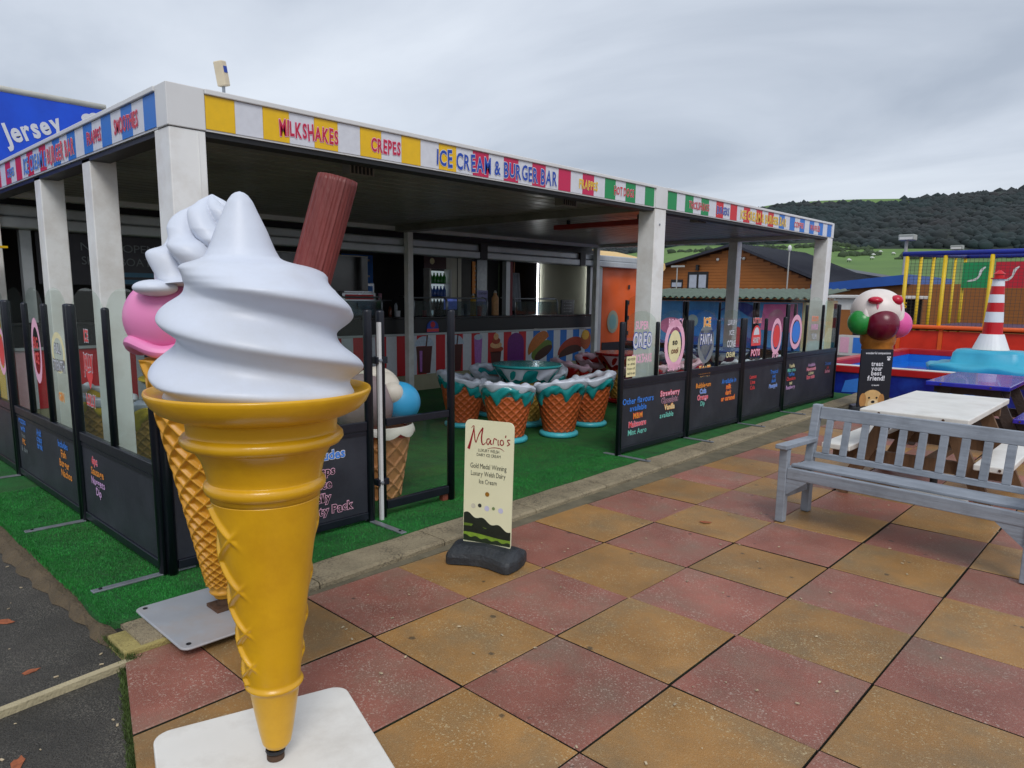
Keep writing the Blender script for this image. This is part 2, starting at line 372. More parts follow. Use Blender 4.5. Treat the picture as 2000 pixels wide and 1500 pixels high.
# mortar strip, kerb, turf
def kx(y): return -1.86 - .036*y
ys = [-1.42, 0, 2, 4, 6, 8, 10, 13]
def strip(xa, xb, z0, z1, y0=None):
    bb = MB(); n = len(ys); v = []
    for y in ys:
        v += [(xa(y), y, z0), (xb(y), y, z0), (xb(y), y, z1), (xa(y), y, z1)]
    f = [(3, 2, 1, 0), (4*n-4, 4*n-3, 4*n-2, 4*n-1)]
    for k in range(n-1):
        for q in range(4): f.append((4*k+q, 4*k+(q+1) % 4, 4*k+4+(q+1) % 4, 4*k+4+q))
    bb.add(v, f); return bb
struct('mortar_strip', strip(kx, lambda y: -1.803, -.06, -.004), MORTAR)
# kerb stones with joints
kerb = struct('kerb', strip(lambda y: kx(y)-.27, lambda y: kx(y)-.004, -.08, .012), JOINT)
y = -1.40
while y < 12.8:
    L_ = .915; bb = MB(); v = []
    for yy in (y+.004, min(y+L_-.004, 13)):
        v += [(kx(yy)-.275, yy, -.06), (kx(yy), yy, -.06), (kx(yy), yy, .018), (kx(yy)-.014, yy, .032), (kx(yy)-.275, yy, .032)]
    bb.add(v, [(0, 1, 2, 3, 4), (9, 8, 7, 6, 5)] + [(q, q+5, (q+1) % 5+5, (q+1) % 5) for q in range(5)])
    fixn(obj('kerb_stone', bb, AGG, kerb)); y += L_
# turf laid over everything behind the kerb
tv = MB(); pts_f = [(kx(y)-.262+.006*math.sin(9*y), y) for y in np.linspace(-1.40, 9.9, 60)]
pts_l = [(-10.5+.1*k, -1.43+.012*math.sin(k*.9)+.010*math.sin(k*.37)) for k in range(0, 84)]
poly = pts_f + [(-10.5, 9.9)] + pts_l
tv.prism(poly, (0, 0, .036), (1, 0, 0), (0, 1, 0), (0, 0, -.06))
turf = struct('turf', tv, TURF); fixn(turf)
bm_ = random.Random(3); bb = MB()
def blade(x, y, z, h, lean=.5):
    a = bm_.uniform(0, 2*PI); wd = .0022; ca, sa = math.cos(a), math.sin(a); l = h*lean*bm_.uniform(-1, 1); l2 = h*lean*bm_.uniform(-1, 1)
    bb.add([(x-ca*wd, y-sa*wd, z), (x+ca*wd, y+sa*wd, z), (x+l+ca*wd*.5, y+l2+sa*wd*.5, z+h)], [(0, 1, 2)])
for _ in range(9000):                                            # fringe beside the tarmac and the kerb
    x = bm_.uniform(-6.5, -2.12); blade(x, -1.43+abs(bm_.gauss(0, .06))-.02, .03, bm_.uniform(.008, .022))
for _ in range(26000):
    x = bm_.uniform(-5, -2.1); blade(x, bm_.uniform(-1.42, -1.0), .034, bm_.uniform(.006, .014), .8)
for _ in range(26000):
    y = bm_.uniform(-1.3, 3.4)
    x = kx(y)-.262-bm_.random()*.42; blade(x, y, .034, bm_.uniform(.006, .014), .8)
for _ in range(16000):
    y = bm_.uniform(1.0, 3.3); x = bm_.uniform(-3.4, -2.4); blade(x, y, .034, bm_.uniform(.006, .013), .8)
tag(obj('turf_pile', bb, mat('turf_blades', C(32, 128, 46), .7, .4, 6)), 'short green artificial turf fibres along the kerb and tarmac edge', 'turf', kind='stuff')
# soil edging at the tarmac, concrete pad, pale edging strip, weeds, litter
bb = MB(); SOIL = mat('soil_edge', C(96, 82, 62), .9, .35, 12, bump=1, bscale=60, dirt=C(60, 52, 36), dscale=6, damt=.7)
n = 60; vv = []
for k in range(n+1):
    x = -6.6+4.6*k/n; wv = .055*max(0, min(1, (-2.3-x)/1.2))+.02
    vv += [(x, -1.42, .01), (x, -1.455-wv*.4+.006*math.sin(k*2.1), .012+.004*math.sin(k*1.3)), (x, -1.47-wv+.015*math.sin(k*1.7), -.026)]
bb.add(vv, [(3*k+q, 3*k+q+3, 3*k+q+4, 3*k+q+1) for k in range(n) for q in range(2)])
struct('soil_edge', bb, SOIL); 
bb = MB(); bb.box(-2.02, -1.795, -1.47, -1.2, -.06, .022)
pad = struct('concrete_pad', bb, mat('mossy_pad', C(164, 150, 92), .85, .15, 6, bump=.5, bscale=160, speck=C(110, 100, 62), sscale=150, samt=.4, dirt=C(96, 92, 44), damt=.6), bevel=.008)
bb = MB(); bb.beam((-1.765, -1.45, -.02), (-1.60, -3.0, -.02), .034, .04)
struct('edging_strip', bb, mat('pale_edging', C(176, 164, 132), .8, .12, 8, bump=.4, bscale=90, dirt=C(120, 110, 84), damt=.5))
bb = MB()
for _ in range(2600):
    t = bm_.random(); x = -1.80+t*.85; yv = edge_y(x)+bm_.gauss(0, .010)-.008; blade(x, yv, -.028, bm_.uniform(.008, .03)*bm_.random()+.006, .7)
for _ in range(900):
    x = -2.05+bm_.random()*.30; blade(x, -1.455+bm_.gauss(0, .014), -.005, bm_.uniform(.01, .03), .7)
for _ in range(700):
    y = bm_.uniform(-1.3, 4); blade(-1.80+bm_.gauss(0, .006), y, -.012, bm_.uniform(.006, .014), .7)
tag(obj('weeds', bb, mat('weed_green', C(66, 84, 34), .8, .4, 10)), 'tiny green weeds and moss growing along the slab edge', 'weeds', kind='stuff')
bb = MB()
for _ in range(300):
    if bm_.random() < .25: x, yv, z = bm_.uniform(-3.6, -1.3), bm_.uniform(-2.8, -1.5), -.027
    else: x, yv, z = bm_.uniform(-1.6, 2.0), bm_.uniform(-1.0, 4.5), .003
    if z < 0 and yv > edge_y(x)-.03: continue
    s_ = bm_.uniform(.003, .009); a = bm_.uniform(0, PI)
    M_ = Matrix.Translation((x, yv, z)) @ Matrix.Rotation(a, 4, 'Z'); bb.box(-s_, s_, -s_*.5, s_*.5, 0, s_*.35, M_)
tag(obj('litter', bb, mat('litter_chips', C(176, 160, 132), .8, .6, 40)), 'pale chips and crumbs scattered over slabs and tarmac', 'litter', kind='stuff')
LEAF = mat('leaf_orange', C(150, 84, 52), .8, .4, 60); bl = None
for k, (px, s_) in enumerate((((10, 1215), .045), ((60, 1312), .03), ((35, 1492), .035), ((1378, 1020), .04))):
    z = -.029 if k < 3 else .004
    p = onz(px, z); poly = [(s_*math.cos(t)*(1+.3*math.sin(5*t+k)), .55*s_*math.sin(t)*(1+.2*math.cos(3*t+k))) for t in np.linspace(0, 2*PI, 14)[:-1]]
    bb = MB(); a = .5+k*1.1; bb.prism(poly, (p[0], p[1], z+.003), (math.cos(a), math.sin(a), .03), (-math.sin(a), math.cos(a), .02), (0, 0, -.0015))
    tag(fixn(obj('fallen_leaf', bb, LEAF)), ['larger curled orange leaf on the tarmac below the soil edge', 'smaller orange leaf on the tarmac just above the pale edging strip', 'orange leaf on the tarmac below the pale edging strip', 'crushed orange leaf on a yellow slab beside the grey bench'][k], 'leaf')

# ------------------------------------------------------------------ canopy
CX0, CY0, CY1, CXB = -2.80, -.752, 9.36, -7.35; KXF = -7.50
ZB, ZT = 2.46, 2.685
def cz(y): return .0065*(y+.75)
canopy = thing('canopy', 'white aluminium canopy with striped lettered fascia over the turf seating area', 'canopy', (CX0, CY0, 0))
def canbox(x0, x1, y0, y1, z0, z1):
    bb = MB(); bb.add([(x, yv, z+cz(yv)) for z in (z0, z1) for (x, yv) in ((x0, y0), (x1, y0), (x1, y1), (x0, y1))], [(3, 2, 1, 0), (4, 5, 6, 7), (0, 1, 5, 4), (1, 2, 6, 5), (2, 3, 7, 6), (3, 0, 4, 7)]); return bb
PW = .207; YM0, YM1 = 4.175, 4.40
ALU = mat('fascia_white', C(218, 218, 218), .4, .04, 4, dirt=C(150, 146, 140), dscale=2, damt=.25)
# main posts: corner, middle, far end (front row), two slim posts on the left side, back row
def post(x0, x1, y0, y1, zt):
    o = obj('post', canbox(x0, x1, y0, y1, .036-cz(y0), zt), POSTW, canopy, bevel=.006); return o
p = post(CX0-PW, CX0-.004, CY0+.004, CY0+PW, ZB-.004)
obj('cover_strip', canbox(CX0-.004, CX0, CY0+PW*.78, CY0+PW*.80, .1, ZB-.01), POSTW, p)
p = post(CX0-PW, CX0-.004, YM0+.004, YM1-.004, ZB-.004)
bb = MB(); bb.lathe([(.001, 0), (.012, 0), (.012, .006), (.001, .007)], 12)
bb.v = [(CX0-.004+v[2], YM0+.1+v[0], 2.33+v[1]) for v in bb.v]; obj('bolt', bb, STEEL, p)
post(CX0-PW, CX0-.004, CY1-PW, CY1-.004, ZB-.004)
for xl, yv in ((-4.36, CY0), (-5.58, CY0)): post(xl, xl+.165, yv+.02, yv+.19, ZB-.004)
for yv in (CY0, 4.42, CY1-PW): post(CXB+.02, CXB+.12, yv, yv+.10, ZB-.004)
post(-4.46, -4.30, CY1-.19, CY1-.02, ZB-.004)       # slim post on the far side
# caps over the posts in the fascia
for y0, y1 in ((CY0, CY0+PW), (YM0, YM1), (CY1-.08, CY1)):
    obj('fascia_cap', canbox(CX0-.15, CX0+.004, y0-(.004 if y0 == CY0 else 0), y1, ZB, ZT), ALU, canopy, bevel=.004)
# fascia backing boards, top trims, gutters
obj('fascia_board', canbox(CX0-.15, CX0-.006, CY0+PW+.001, YM0-.001, ZB, ZT-.03), ALU, canopy)
obj('fascia_board', canbox(CX0-.15, CX0-.006, YM1+.001, CY1-.081, ZB, ZT-.03), ALU, canopy)
obj('top_trim', canbox(CX0-.16, CX0+.012, CY0+PW+.001, YM0-.001, ZT-.029, ZT+.001), ALU, canopy, bevel=.005)
obj('top_trim', canbox(CX0-.16, CX0+.012, YM1+.001, CY1-.081, ZT-.029, ZT+.001), ALU, canopy, bevel=.005)
DARKT = mat('dark_gasket', C(22, 22, 26), .5)
obj('lower_trim', canbox(CX0-.15, CX0-.02, CY0+PW+.001, YM0-.001, ZB-.03, ZB-.001), DARKT, canopy)
obj('lower_trim', canbox(CX0-.15, CX0-.02, YM1+.001, CY1-.081, ZB-.03, ZB-.001), DARKT, canopy)
obj('fascia_board', canbox(CXB, CX0-.151, CY0+.006, CY0+.15, ZB, ZT-.03), ALU, canopy)
obj('top_trim', canbox(CXB, CX0-.151, CY0-.012, CY0+.16, ZT-.029, ZT+.001), ALU, canopy, bevel=.005)
obj('lower_trim', canbox(CXB, CX0-.2, CY0+.02, CY0+.15, ZB-.03, ZB-.001), DARKT, canopy)
obj('fascia_board', canbox(CXB, CX0-.151, CY1-.15, CY1, ZB, ZT), ALU, canopy)
obj('fascia_board', canbox(CXB, CXB+.12, CY0+.151, CY1-.151, ZB, ZT), ALU, canopy)
# stripes: 27 in each bay
S1 = list('YWYWYWYWYWYWPWPWPWPWPWGWGWG'); S2 = list('GWGWGWRWRWRWRWRWBWBWBWBWBWB')
SM = dict(Y='yellow', W='white', P='pink', G='green', R='red', B='blue')
def stripes(seq, ya, yb):
    d = (yb-ya)/len(seq)
    for k, c_ in enumerate(seq):
        obj('stripe', canbox(CX0-.007, CX0-.001-.0008*(k % 2), ya+k*d, ya+(k+1)*d-.002, ZB+.012, ZT-.032), TEXTC[SM[c_]], canopy)
stripes(S1, CY0+PW+.004, YM0-.03); stripes(S2, YM1+.02, CY1-.10)
xl = CX0-.16; k = 0
SL = list('BWBWBWBWBWBWRWRWRWRWRW')
for c_ in SL:
    obj('stripe', canbox(xl-.178, xl, CY0+.001+.0008*(k % 2), CY0+.007, ZB+.012, ZT-.032), TEXTC[SM[c_]], canopy); xl -= .18; k += 1
def ctext(s, x0, x1, yp, hgt, col, ol, seed, ob=.032):
    a = onx((x0, yp), CX0); b_ = onx((x1, yp), CX0); zc0 = (ZB+ZT)/2-.012
    text(s, (CX0+.0, a[1], zc0-hgt/2+cz(a[1])), (0, 1, .0065), (0, 0, 1), b_[1]-a[1], hgt, TEXTC[col], canopy, .022, .09, TEXTC[ol] if ol else None, ob, seed=seed, gap=.12)
ctext('MILKSHAKES', 546, 660, 260, .088, 'crimson', 'palepink', 2)
ctext('CREPES', 725, 782, 292, .085, 'crimson', 'palepink', 3)
ctext('ICE CREAM & BURGER BAR', 853, 1088, 330, .118, 'navyblue', 'white', 4)
ctext('FRAPPES', 1131, 1167, 367, .075, 'yellow', 'cream', 5)
ctext('HOT DOGS', 1199, 1238, 380, .08, 'red', 'white', 6)
ctext('THICKSHAKES', 1345, 1385, 408, .08, 'red', 'white', 7)
ctext('BURGERS', 1400, 1424, 415, .085, 'navyblue', 'white', 8)
ctext('ICE CREAM & BURGER BAR', 1446, 1536, 428, .11, 'yellow', 'cream', 9)
ctext('COFFEE', 1551, 1569, 442, .075, 'softred', 'white', 10)
ctext('WAFFLES', 1582, 1601, 449, .075, 'softred', 'white', 11)
def ltext(s, x0, x1, yp0, yp1, hgt, col, ol, seed):
    a = ony((x0, yp0), CY0); b_ = ony((x1, yp1), CY0); zc0 = (ZB+ZT)/2-.012
    text(s, (a[0], CY0, zc0-hgt/2), (1, 0, 0), (0, 0, 1), b_[0]-a[0], hgt, TEXTC[col], canopy, .02, .09, TEXTC[ol], .03, seed=seed, gap=.12)
ltext('SMOOTHIES', 223, 269, 245, 228, .085, 'red', 'palepink', 12)
ltext('FRAPPES', 170, 197, 270, 258, .08, 'red', 'palepink', 13)
ltext('ICE CREAM &', 46, 90, 320, 300, .12, 'skyblue', 'white', 14)
ltext('BURGER BAR', 92, 144, 300, 280, .12, 'softred', 'white', 15)
ltext('CREPES', 14, 27, 335, 330, .07, 'skyblue', 'white', 16)
# roof: top skin plus louvre slats, middle beam and gutter beam
CEIL = mat('ceiling_slat', C(128, 126, 116), .32, .12, 5, dirt=C(50, 48, 44), dscale=1.5, damt=.6)
obj('sky_gap_strip', canbox(KXF-.019, KXF-.005, CY0+.01, CY1-.01, ZB-.06, ZB+.0595), DARKT, canopy)  # added dark strips, blocking sky light between canopy and kiosk
obj('sky_gap_strip', canbox(CXB-.30, CXB-.001, CY0+.01, CY1-.01, ZB+.06, ZB+.075), DARKT, canopy)
obj('roof_skin', canbox(CXB+.121, CX0-.151, CY0+.161, CY1-.151, ZT-.05, ZT-.035), DARKT, canopy)
obj('beam', canbox(CXB+.121, CX0-.151, YM0+.01, YM1-.01, ZB-.02, ZT-.06), CEIL, canopy)
for ya, yb in ((CY0+.17, YM0), (YM1, CY1-.16)):
    x = CX0-.155
    while x > CXB+.3:
        bb = MB(); v = []
        for yv in (ya, yb):
            z = ZB+.055+cz(yv)
            v += [(x, yv, z+.012), (x-.012, yv, z), (x-.168, yv, z), (x-.18, yv, z+.018), (x-.18, yv, z+.03), (x, yv, z+.03)]
        bb.add(v, [(0, 1, 2, 3, 4, 5), (11, 10, 9, 8, 7, 6)]+[(q, q+6, (q+1) % 6+6, (q+1) % 6) for q in range(6)])
        fixn(obj('ceiling_slat', bb, CEIL, canopy)); x -= .186
for px, yv in (((700, 338), None), ((1105, 402), None), ((1363, 437), None)):      # grille boxes under the slats
    q = onz(px, ZB+.0)
    g_ = obj('grille', canbox(q[0]-.05, q[0]+.05, q[1]-.11, q[1]+.11, ZB-.03, ZB+.054), mat('grille_grey', C(120, 118, 112), .5, .15, 10), canopy)
    for k in range(6): obj('grille_bar', canbox(q[0]+.0505, q[0]+.056, q[1]-.095+k*.034, q[1]-.08+k*.034, ZB-.025, ZB+.05), DARKT, g_)
h = thing('red_reflection', 'long dull red reflected band built as a bar under the far bay of the canopy', 'reflection', (-4.2, 5.1, 2.42))  # solid bar put in for a red reflection under the roof
obj('casing', canbox(-4.9, -3.4, 5.02, 5.16, 2.40, 2.462), mat('reflection_red', C(150, 48, 40), .4, .2, 6), h, bevel=.01)
for xx in (-4.7, -3.6): obj('bracket', canbox(xx-.015, xx+.015, 5.07, 5.11, 2.463, ZB+.056), DARKT, h)
# antenna box on the roof
an = thing('antenna_box', 'small tilted cream antenna box with blue sticker on the canopy roof edge', 'antenna', (-2.86, -.40, ZT))
Mt = Matrix.Translation((-2.86, -.40, ZT+.075)) @ Matrix.Rotation(rad(9), 4, 'X') @ Matrix.Rotation(rad(25), 4, 'Z')
bb = MB(); bb.box(-.03, .03, -.022, .022, -.02, .115, Mt); obj('casing', bb, mat('aged_cream', C(222, 208, 180), .5, .08, 20), an, bevel=.006)
bb = MB(); bb.box(.0302, .032, -.014, .014, .05, .085, Mt); obj('sticker', bb, TEXTC['navyblue'], an)
bb = MB(); bb.tube([(-2.86, -.40, ZT-.01), (-2.86, -.40, ZT+.058)], .009); obj('stem', bb, STEEL, an)

# ------------------------------------------------------------------ windbreak panels and gate
GLASS = glass('pane_glass', (.94, .98, .955, 1), .08, .006)
BOARD = mat('board_grey', C(34, 37, 47), .5, .12, 5, bump=.08, bscale=300, dirt=C(66, 70, 80), dscale=3, damt=.4)
CAPM = mat('post_cap', C(34, 44, 66), .35)
ZG = .036
def round_post(x, yv, z0, z1, r, parent, name='post'):
    bb = MB(); bb.lathe([(r, z0), (r, z1-.012), (r*.97, z1-.005), (r*.8, z1), (r*.4, z1+.004), (.001, z1+.005)], 14, (x, yv, 0))
    return obj(name, bb, BLACKM, parent, smooth=True)
def arch(w_, h0, hs, hp, n=10):
    p = [(0, h0), (w_, h0), (w_, hs)]
    for k in range(1, n): 
        t = PI*k/n; p.append((w_/2+w_/2*math.cos(t), hs+(hp-hs)*math.sin(t)))
    p.append((0, hs)); return p
def wpanel(label, A, B, H=1.47, rz=.62, panes=2, feet=(0,), texts=(), stickers=(), board=True, group='glazed windbreak panels around the seating', extra_glass=False, foot_len=.36):
    A = Vector((A[0], A[1], 0)); B = Vector((B[0], B[1], 0)); r = (B-A).normalized(); u = Vector((0, 0, 1)); nrm = r.cross(u); L_ = (B-A).length
    t = thing('windbreak_panel', label, 'windbreak', tuple(A+Vector((0, 0, ZG))), group=group)
    P = lambda s_, z, o_=0: A + r*s_ + u*z + nrm*o_
    for s_ in (.03, L_-.03): q = P(s_, 0); round_post(q.x, q.y, ZG, H, .029, t)
    seg = (L_-.12)/panes
    for k in range(1, panes): q = P(.06+seg*k, 0); round_post(q.x, q.y, rz+.031, H-.01, .022, t, 'mullion')
    def bar(name, z, hh, wd, m=BLACKM):
        bb = MB(); bb.beam(P(.058, z), P(L_-.058, z), wd, hh); return obj(name, bb, m, t, bevel=.004)
    bar('rail', rz, .06, .036); bar('rail', .085, .05, .036)
    if board:
        bb = MB(); bb.prism([(.058, .112), (L_-.058, .112), (L_-.058, rz-.031), (.058, rz-.031)], A+nrm*.007, r, u, nrm*-.014); fixn(obj('board', bb, BOARD, t))
        bb = MB(); bb.beam(P(.06, rz-.05), P(L_-.06, rz-.05), .026, .018); obj('trim', bb, BLACKM, t)
    else:
        bb = MB(); bb.prism([(.058, .112), (L_-.058, .112), (L_-.058, rz-.031), (.058, rz-.031)], A+nrm*.003, r, u, nrm*-.006); fixn(obj('pane', bb, GLASS, t))
    for k in range(panes):
        x0 = .06+seg*k+(.0225 if k else 0); x1 = .06+seg*(k+1)-(.0225 if k < panes-1 else 0)
        bb = MB(); bb.prism(arch(x1-x0, rz+.031, H-.05, H+.105), A+r*x0+nrm*.003, r, u, nrm*-.006); fixn(obj('pane', bb, GLASS, t))
    for s_ in feet:
        c0 = P(.03 if s_ == 0 else L_-.03, ZG+.006)
        bb = MB(); bb.beam(c0-nrm*.16, c0+nrm*foot_len, .045, .010); f_ = obj('foot', bb, STEEL, t, bevel=.003)
        e_ = c0+nrm*(foot_len-.04); bb = MB(); bb.lathe([(.009, 0), (.009, .005), (.001, .006)], 10, (e_.x, e_.y, ZG+.0115)); obj('bolt', bb, DARKT, f_)
    for k, (s_, col, ol, cx, z, hgt) in enumerate(texts):
        text(s_, P(cx*L_, z, .0075), r, u, None, hgt, TEXTC[col], t, .02, .06, TEXTC[ol] if ol else None, .05, align='c', seed=k+31)
    for st in stickers: sticker(t, P, r, u, nrm, L_, st)
    return t
def sticker(t, P, r, u, nrm, L_, st):
    kind, cx, z, w_, h_, c1, c2, words = st
    o = P(cx*L_, z, .0045); bb = MB()
    if kind == 'ring':
        n = 28; bb.add([o+r*(w_*s_*math.cos(2*PI*k/n))+u*(h_*s_*math.sin(2*PI*k/n)) for s_ in (1, .72) for k in range(n)], [(k, (k+1) % n, n+(k+1) % n, n+k) for k in range(n)])
        s0 = obj('sticker', bb, TEXTC[c1], t)
        if c2: b2 = MB(); b2.flat(ell(w_*.66, h_*.62), o+nrm*.0006, r, u); obj('sticker_centre', b2, TEXTC[c2], s0)
    elif kind == 'oval':
        bb.flat(ell(w_, h_), o, r, u); s0 = obj('sticker', bb, TEXTC[c1], t)
    elif kind == 'shield':
        bb.flat([(-w_, h_*.55), (-w_*.9, h_), (w_*.9, h_), (w_, h_*.55), (w_*.8, -h_*.2), (0, -h_), (-w_*.8, -h_*.2)], o, r, u); s0 = obj('sticker', bb, TEXTC[c1], t)
    elif kind == 'dome':
        bb.flat([(-w_, -h_*.6), (w_, -h_*.6)]+[(w_*math.cos(a), h_*math.sin(a)) for a in np.linspace(0, PI, 12)], o, r, u); s0 = obj('sticker', bb, TEXTC[c1], t)
        b2 = MB(); b2.flat([(w_*.6*math.cos(a), h_*.25+h_*.6*math.sin(a)) for a in np.linspace(0, PI, 10)], o+nrm*.0006, r, u); obj('sticker_centre', b2, TEXTC['white'], s0)
    else: s0 = None
    for k, (wd, dx, dy, hgt, wdt, col, ol) in enumerate(words):
        text(wd, o+r*(dx-wdt/2)+u*dy+nrm*.001, r, u, wdt, hgt, TEXTC[col], t, .03, .07, TEXTC[ol] if ol else None, .05, seed=k+5, names=('sticker_lettering', 'letter_outline'))
FX, LY = -2.50, -1.02
# left side
wpanel('glazed windbreak panel with scoop menu in red and orange letters at the tarmac corner', (-3.86, LY), (FX, LY), 1.47, .62, 2, (0, 1),
    [('6pc', 'softred', 'palepink', .22, .47, .05), ('Sausage', 'orange', None, .25, .40, .05), ('Nuggets', 'lilac', None, .25, .335, .05), ('Dip', 'lilac', None, .25, .27, .05)],
    [('none', .24, 1.15, 0, 0, None, None, [('ICE', 0, .10, .07, .08, 'softred', 'white'), ('JOLLY', 0, -.08, .10, .18, 'softred', 'white'), ('LOLLY', 0, -.30, .07, .17, 'softred', 'white')]), ('shield', .24, 1.05, .07, .10, 'softred', None, [])])
wpanel('glazed windbreak panel with blue and orange menu lettering and pink oval sticker', (-5.54, LY), (-3.86, LY), 1.47, .60, 3, (0,),
    [('Pizzas', 'skyblue', None, .14, .50, .055), ('with', 'skyblue', None, .14, .44, .05), ('fries', 'grey', None, .14, .385, .04), ('PIC', 'orange', None, .14, .33, .045), ('& slaw', 'grey', None, .14, .27, .045),
     ('Add', 'skyblue', None, .42, .47, .05), ('chips', 'skyblue', None, .42, .42, .05), ('drink', 'skyblue', None, .42, .365, .05),
     ('Includes', 'skyblue', None, .78, .47, .05), ('Fish', 'orange', None, .78, .40, .055), ('Burger', 'orange', None, .78, .33, .055), ('Nachos', 'orange', None, .80, .26, .055)],
    [('ring', .5, 1.12, .12, .24, 'palepink', None, [('BIG', 0, .02, .08, .12, 'softred', None), ('ICE', 0, -.09, .08, .12, 'softred', None)]),
     ('ring', .82, 1.14, .15, .14, 'cream', None, [('FULL', 0, .0, .06, .14, 'white', 'black'), ('STRENGTH', 0, -.12, .07, .26, 'white', 'black'), ('GIN', 0, -.33, .06, .12, 'orange', 'cream')])])
wpanel('glazed windbreak panel with plain dark board nearest the yellow pole', (-7.2, LY), (-5.54, LY), 1.47, .60, 3, (), [],
    [('ring', .85, 1.05, .13, .20, 'palepink', 'softred', [])])
# front, left of the gate
wpanel('glazed windbreak panel listing crisps juice jelly beside the gate', (FX, LY), (FX, .345), 1.46, .70, 2, (1,),
    [('Includes', 'skyblue', 'white', .73, .52, .062), ('Crisps', 'black', 'palepink', .70, .42, .055), ('Juice', 'black', 'palepink', .70, .335, .055), ('Jelly', 'black', 'palepink', .70, .25, .055), ('Activity Pack', 'black', 'palepink', .70, .165, .055)])
# front, right of the gate
YR = [3.19, 4.53, 5.85, 7.17, 9.22]
_pe = wpanel('glazed windbreak panel with biscuit thickshake sticker beside the teal stools', (FX, YR[0]), (FX-.02, YR[1]), 1.33, .75, 2, (0, 1),
    [('Other flavours', 'skyblue', None, .26, .53, .062), ('available', 'skyblue', None, .26, .455, .06), ('M&M', 'orange', 'softred', .26, .375, .055), ('Maltesers', 'softred', 'palepink', .26, .295, .055), ('Mint Aero', 'mint', None, .26, .215, .055),
     ('Strawberry', 'palepink', 'softred', .72, .55, .055), ('Chocolate', 'black', 'palepink', .72, .475, .055), ('Vanilla', 'cream', 'orange', .72, .40, .055), ('available', 'mint', None, .68, .32, .055)],
    [('none', .27, 1.10, 0, 0, None, None, [('SUPER', 0, .16, .075, .24, 'palepink', None), ('OREO', .02, -.02, .14, .34, 'white', 'navyblue'), ('THICKSHAKE', .02, -.17, .085, .36, 'palepink', None)]),
     ('ring', .76, 1.08, .21, .26, 'palepink', None, [('BIG JUICY', 0, .20, .07, .30, 'palepink', None), ('SLUSH', 0, -.27, .07, .26, 'palepink', None)]), ('oval', .76, 1.06, .13, .17, 'cream', None, [('so', 0, .02, .06, .10, 'black', None), ('cool', 0, -.07, .06, .14, 'brown', None)])])
bb = MB(); bb.box(FX+.0045, FX+.006, YR[0]+.11, YR[0]+.27, .80, 1.0); nt_ = obj('notice', bb, TEXTC['cream'], _pe)
for j in range(4): text(['NO FOOD', 'or drink', 'from off', 'site'][j], (FX+.0062, YR[0]+.125, .96-.045*j), (0, 1, 0), (0, 0, 1), .13, .024, TEXTC['black'], nt_, 0)
wpanel('glazed windbreak panel with orange soda float sticker and orange blue menu', (FX-.02, YR[1]), (FX-.03, YR[2]), 1.33, .76, 2, (1,),
    [('Bubblegum', 'orange', None, .27, .57, .055), ('Cola', 'skyblue', 'white', .27, .50, .055), ('Orange', 'softred', 'palepink', .27, .43, .055), ('Dip', 'mint', None, .27, .36, .05),
     ('Available in', 'skyblue', None, .75, .57, .055), ('milk', 'orange', 'softred', .75, .50, .055), ('dark', 'orange', 'softred', .75, .43, .055), ('or caramel', 'orange', 'softred', .75, .36, .055)],
    [('oval', .28, 1.06, .19, .22, 'grey', None, []), ('shield', .28, 1.04, .16, .17, 'navyblue', None, [('FANTA', 0, .02, .11, .28, 'white', 'navyblue'), ('ICE', 0, .22, .09, .16, 'orange', 'cream'), ('FLOATS', 0, -.34, .11, .26, 'orange', 'cream')]),
     ('none', .75, 1.08, 0, 0, None, None, [('LUXURY', 0, .18, .06, .24, 'white', 'black'), ('ICE', 0, .06, .06, .12, 'white', 'black'), ('CONE', 0, -.08, .08, .22, 'white', 'black'), ('CREAM', 0, -.20, .06, .22, 'cream', 'black')])])
wpanel('glazed windbreak panel with red dome sticker and short coral menu', (FX-.03, YR[2]), (FX-.05, YR[3]), 1.33, .77, 2, (1,),
    [('Lemon', 'softred', None, .26, .57, .05), ('Lime', 'softred', None, .26, .50, .05), ('Cola', 'softred', None, .26, .43, .05),
     ('Tropical', 'skyblue', None, .76, .59, .05), ('red', 'skyblue', None, .76, .53, .05), ('slush', 'skyblue', None, .76, .47, .05), ('Pineapple', 'skyblue', 'white', .76, .40, .05)],
    [('dome', .28, 1.08, .14, .16, 'softred', None, [('LITTLE', 0, .19, .06, .24, 'softred', 'white'), ('HONEY', 0, -.06, .07, .2, 'white', None), ('POTS', 0, -.22, .08, .26, 'palepink', 'softred')]),
     ('ring', .76, 1.08, .17, .24, 'palepink', 'softred', [('POP', 0, -.30, .08, .2, 'palepink', None)])])
wpanel('tall glazed windbreak panel with blue oval sticker at the far end of the front', (FX-.05, YR[3]), (FX-.06, YR[4]), 1.50, .80, 3, (),
    [('Vanilla', 'cream', None, .14, .63, .05), ('Mint choc', 'mint', None, .14, .57, .05), ('Toffee', 'skyblue', None, .14, .51, .05), ('Chocolate', 'softred', None, .14, .45, .05), ('nut', 'cream', None, .14, .39, .05), ('Raspberry', 'lilac', None, .14, .33, .05),
     ('Available', 'lilac', None, .5, .60, .05), ('Honeycomb', 'palepink', 'softred', .5, .54, .05), ('Lemon', 'cream', None, .5, .48, .05), ('Rum raisin', 'softred', 'palepink', .5, .42, .05),
     ('Coconut', 'skyblue', None, .83, .58, .05), ('pie', 'softred', None, .83, .52, .05), ('Sorbet', 'palepink', 'softred', .83, .46, .05)],
    [('ring', .17, 1.12, .21, .24, 'palepink', 'skyblue', []), ('none', .5, 1.14, 0, 0, None, None, [('SCOOPS', 0, .12, .07, .26, 'orange', 'palepink'), ('WAFFLES', 0, 0, .07, .26, 'palepink', 'lilac'), ('YUM', 0, -.14, .08, .2, 'white', 'grey')])])
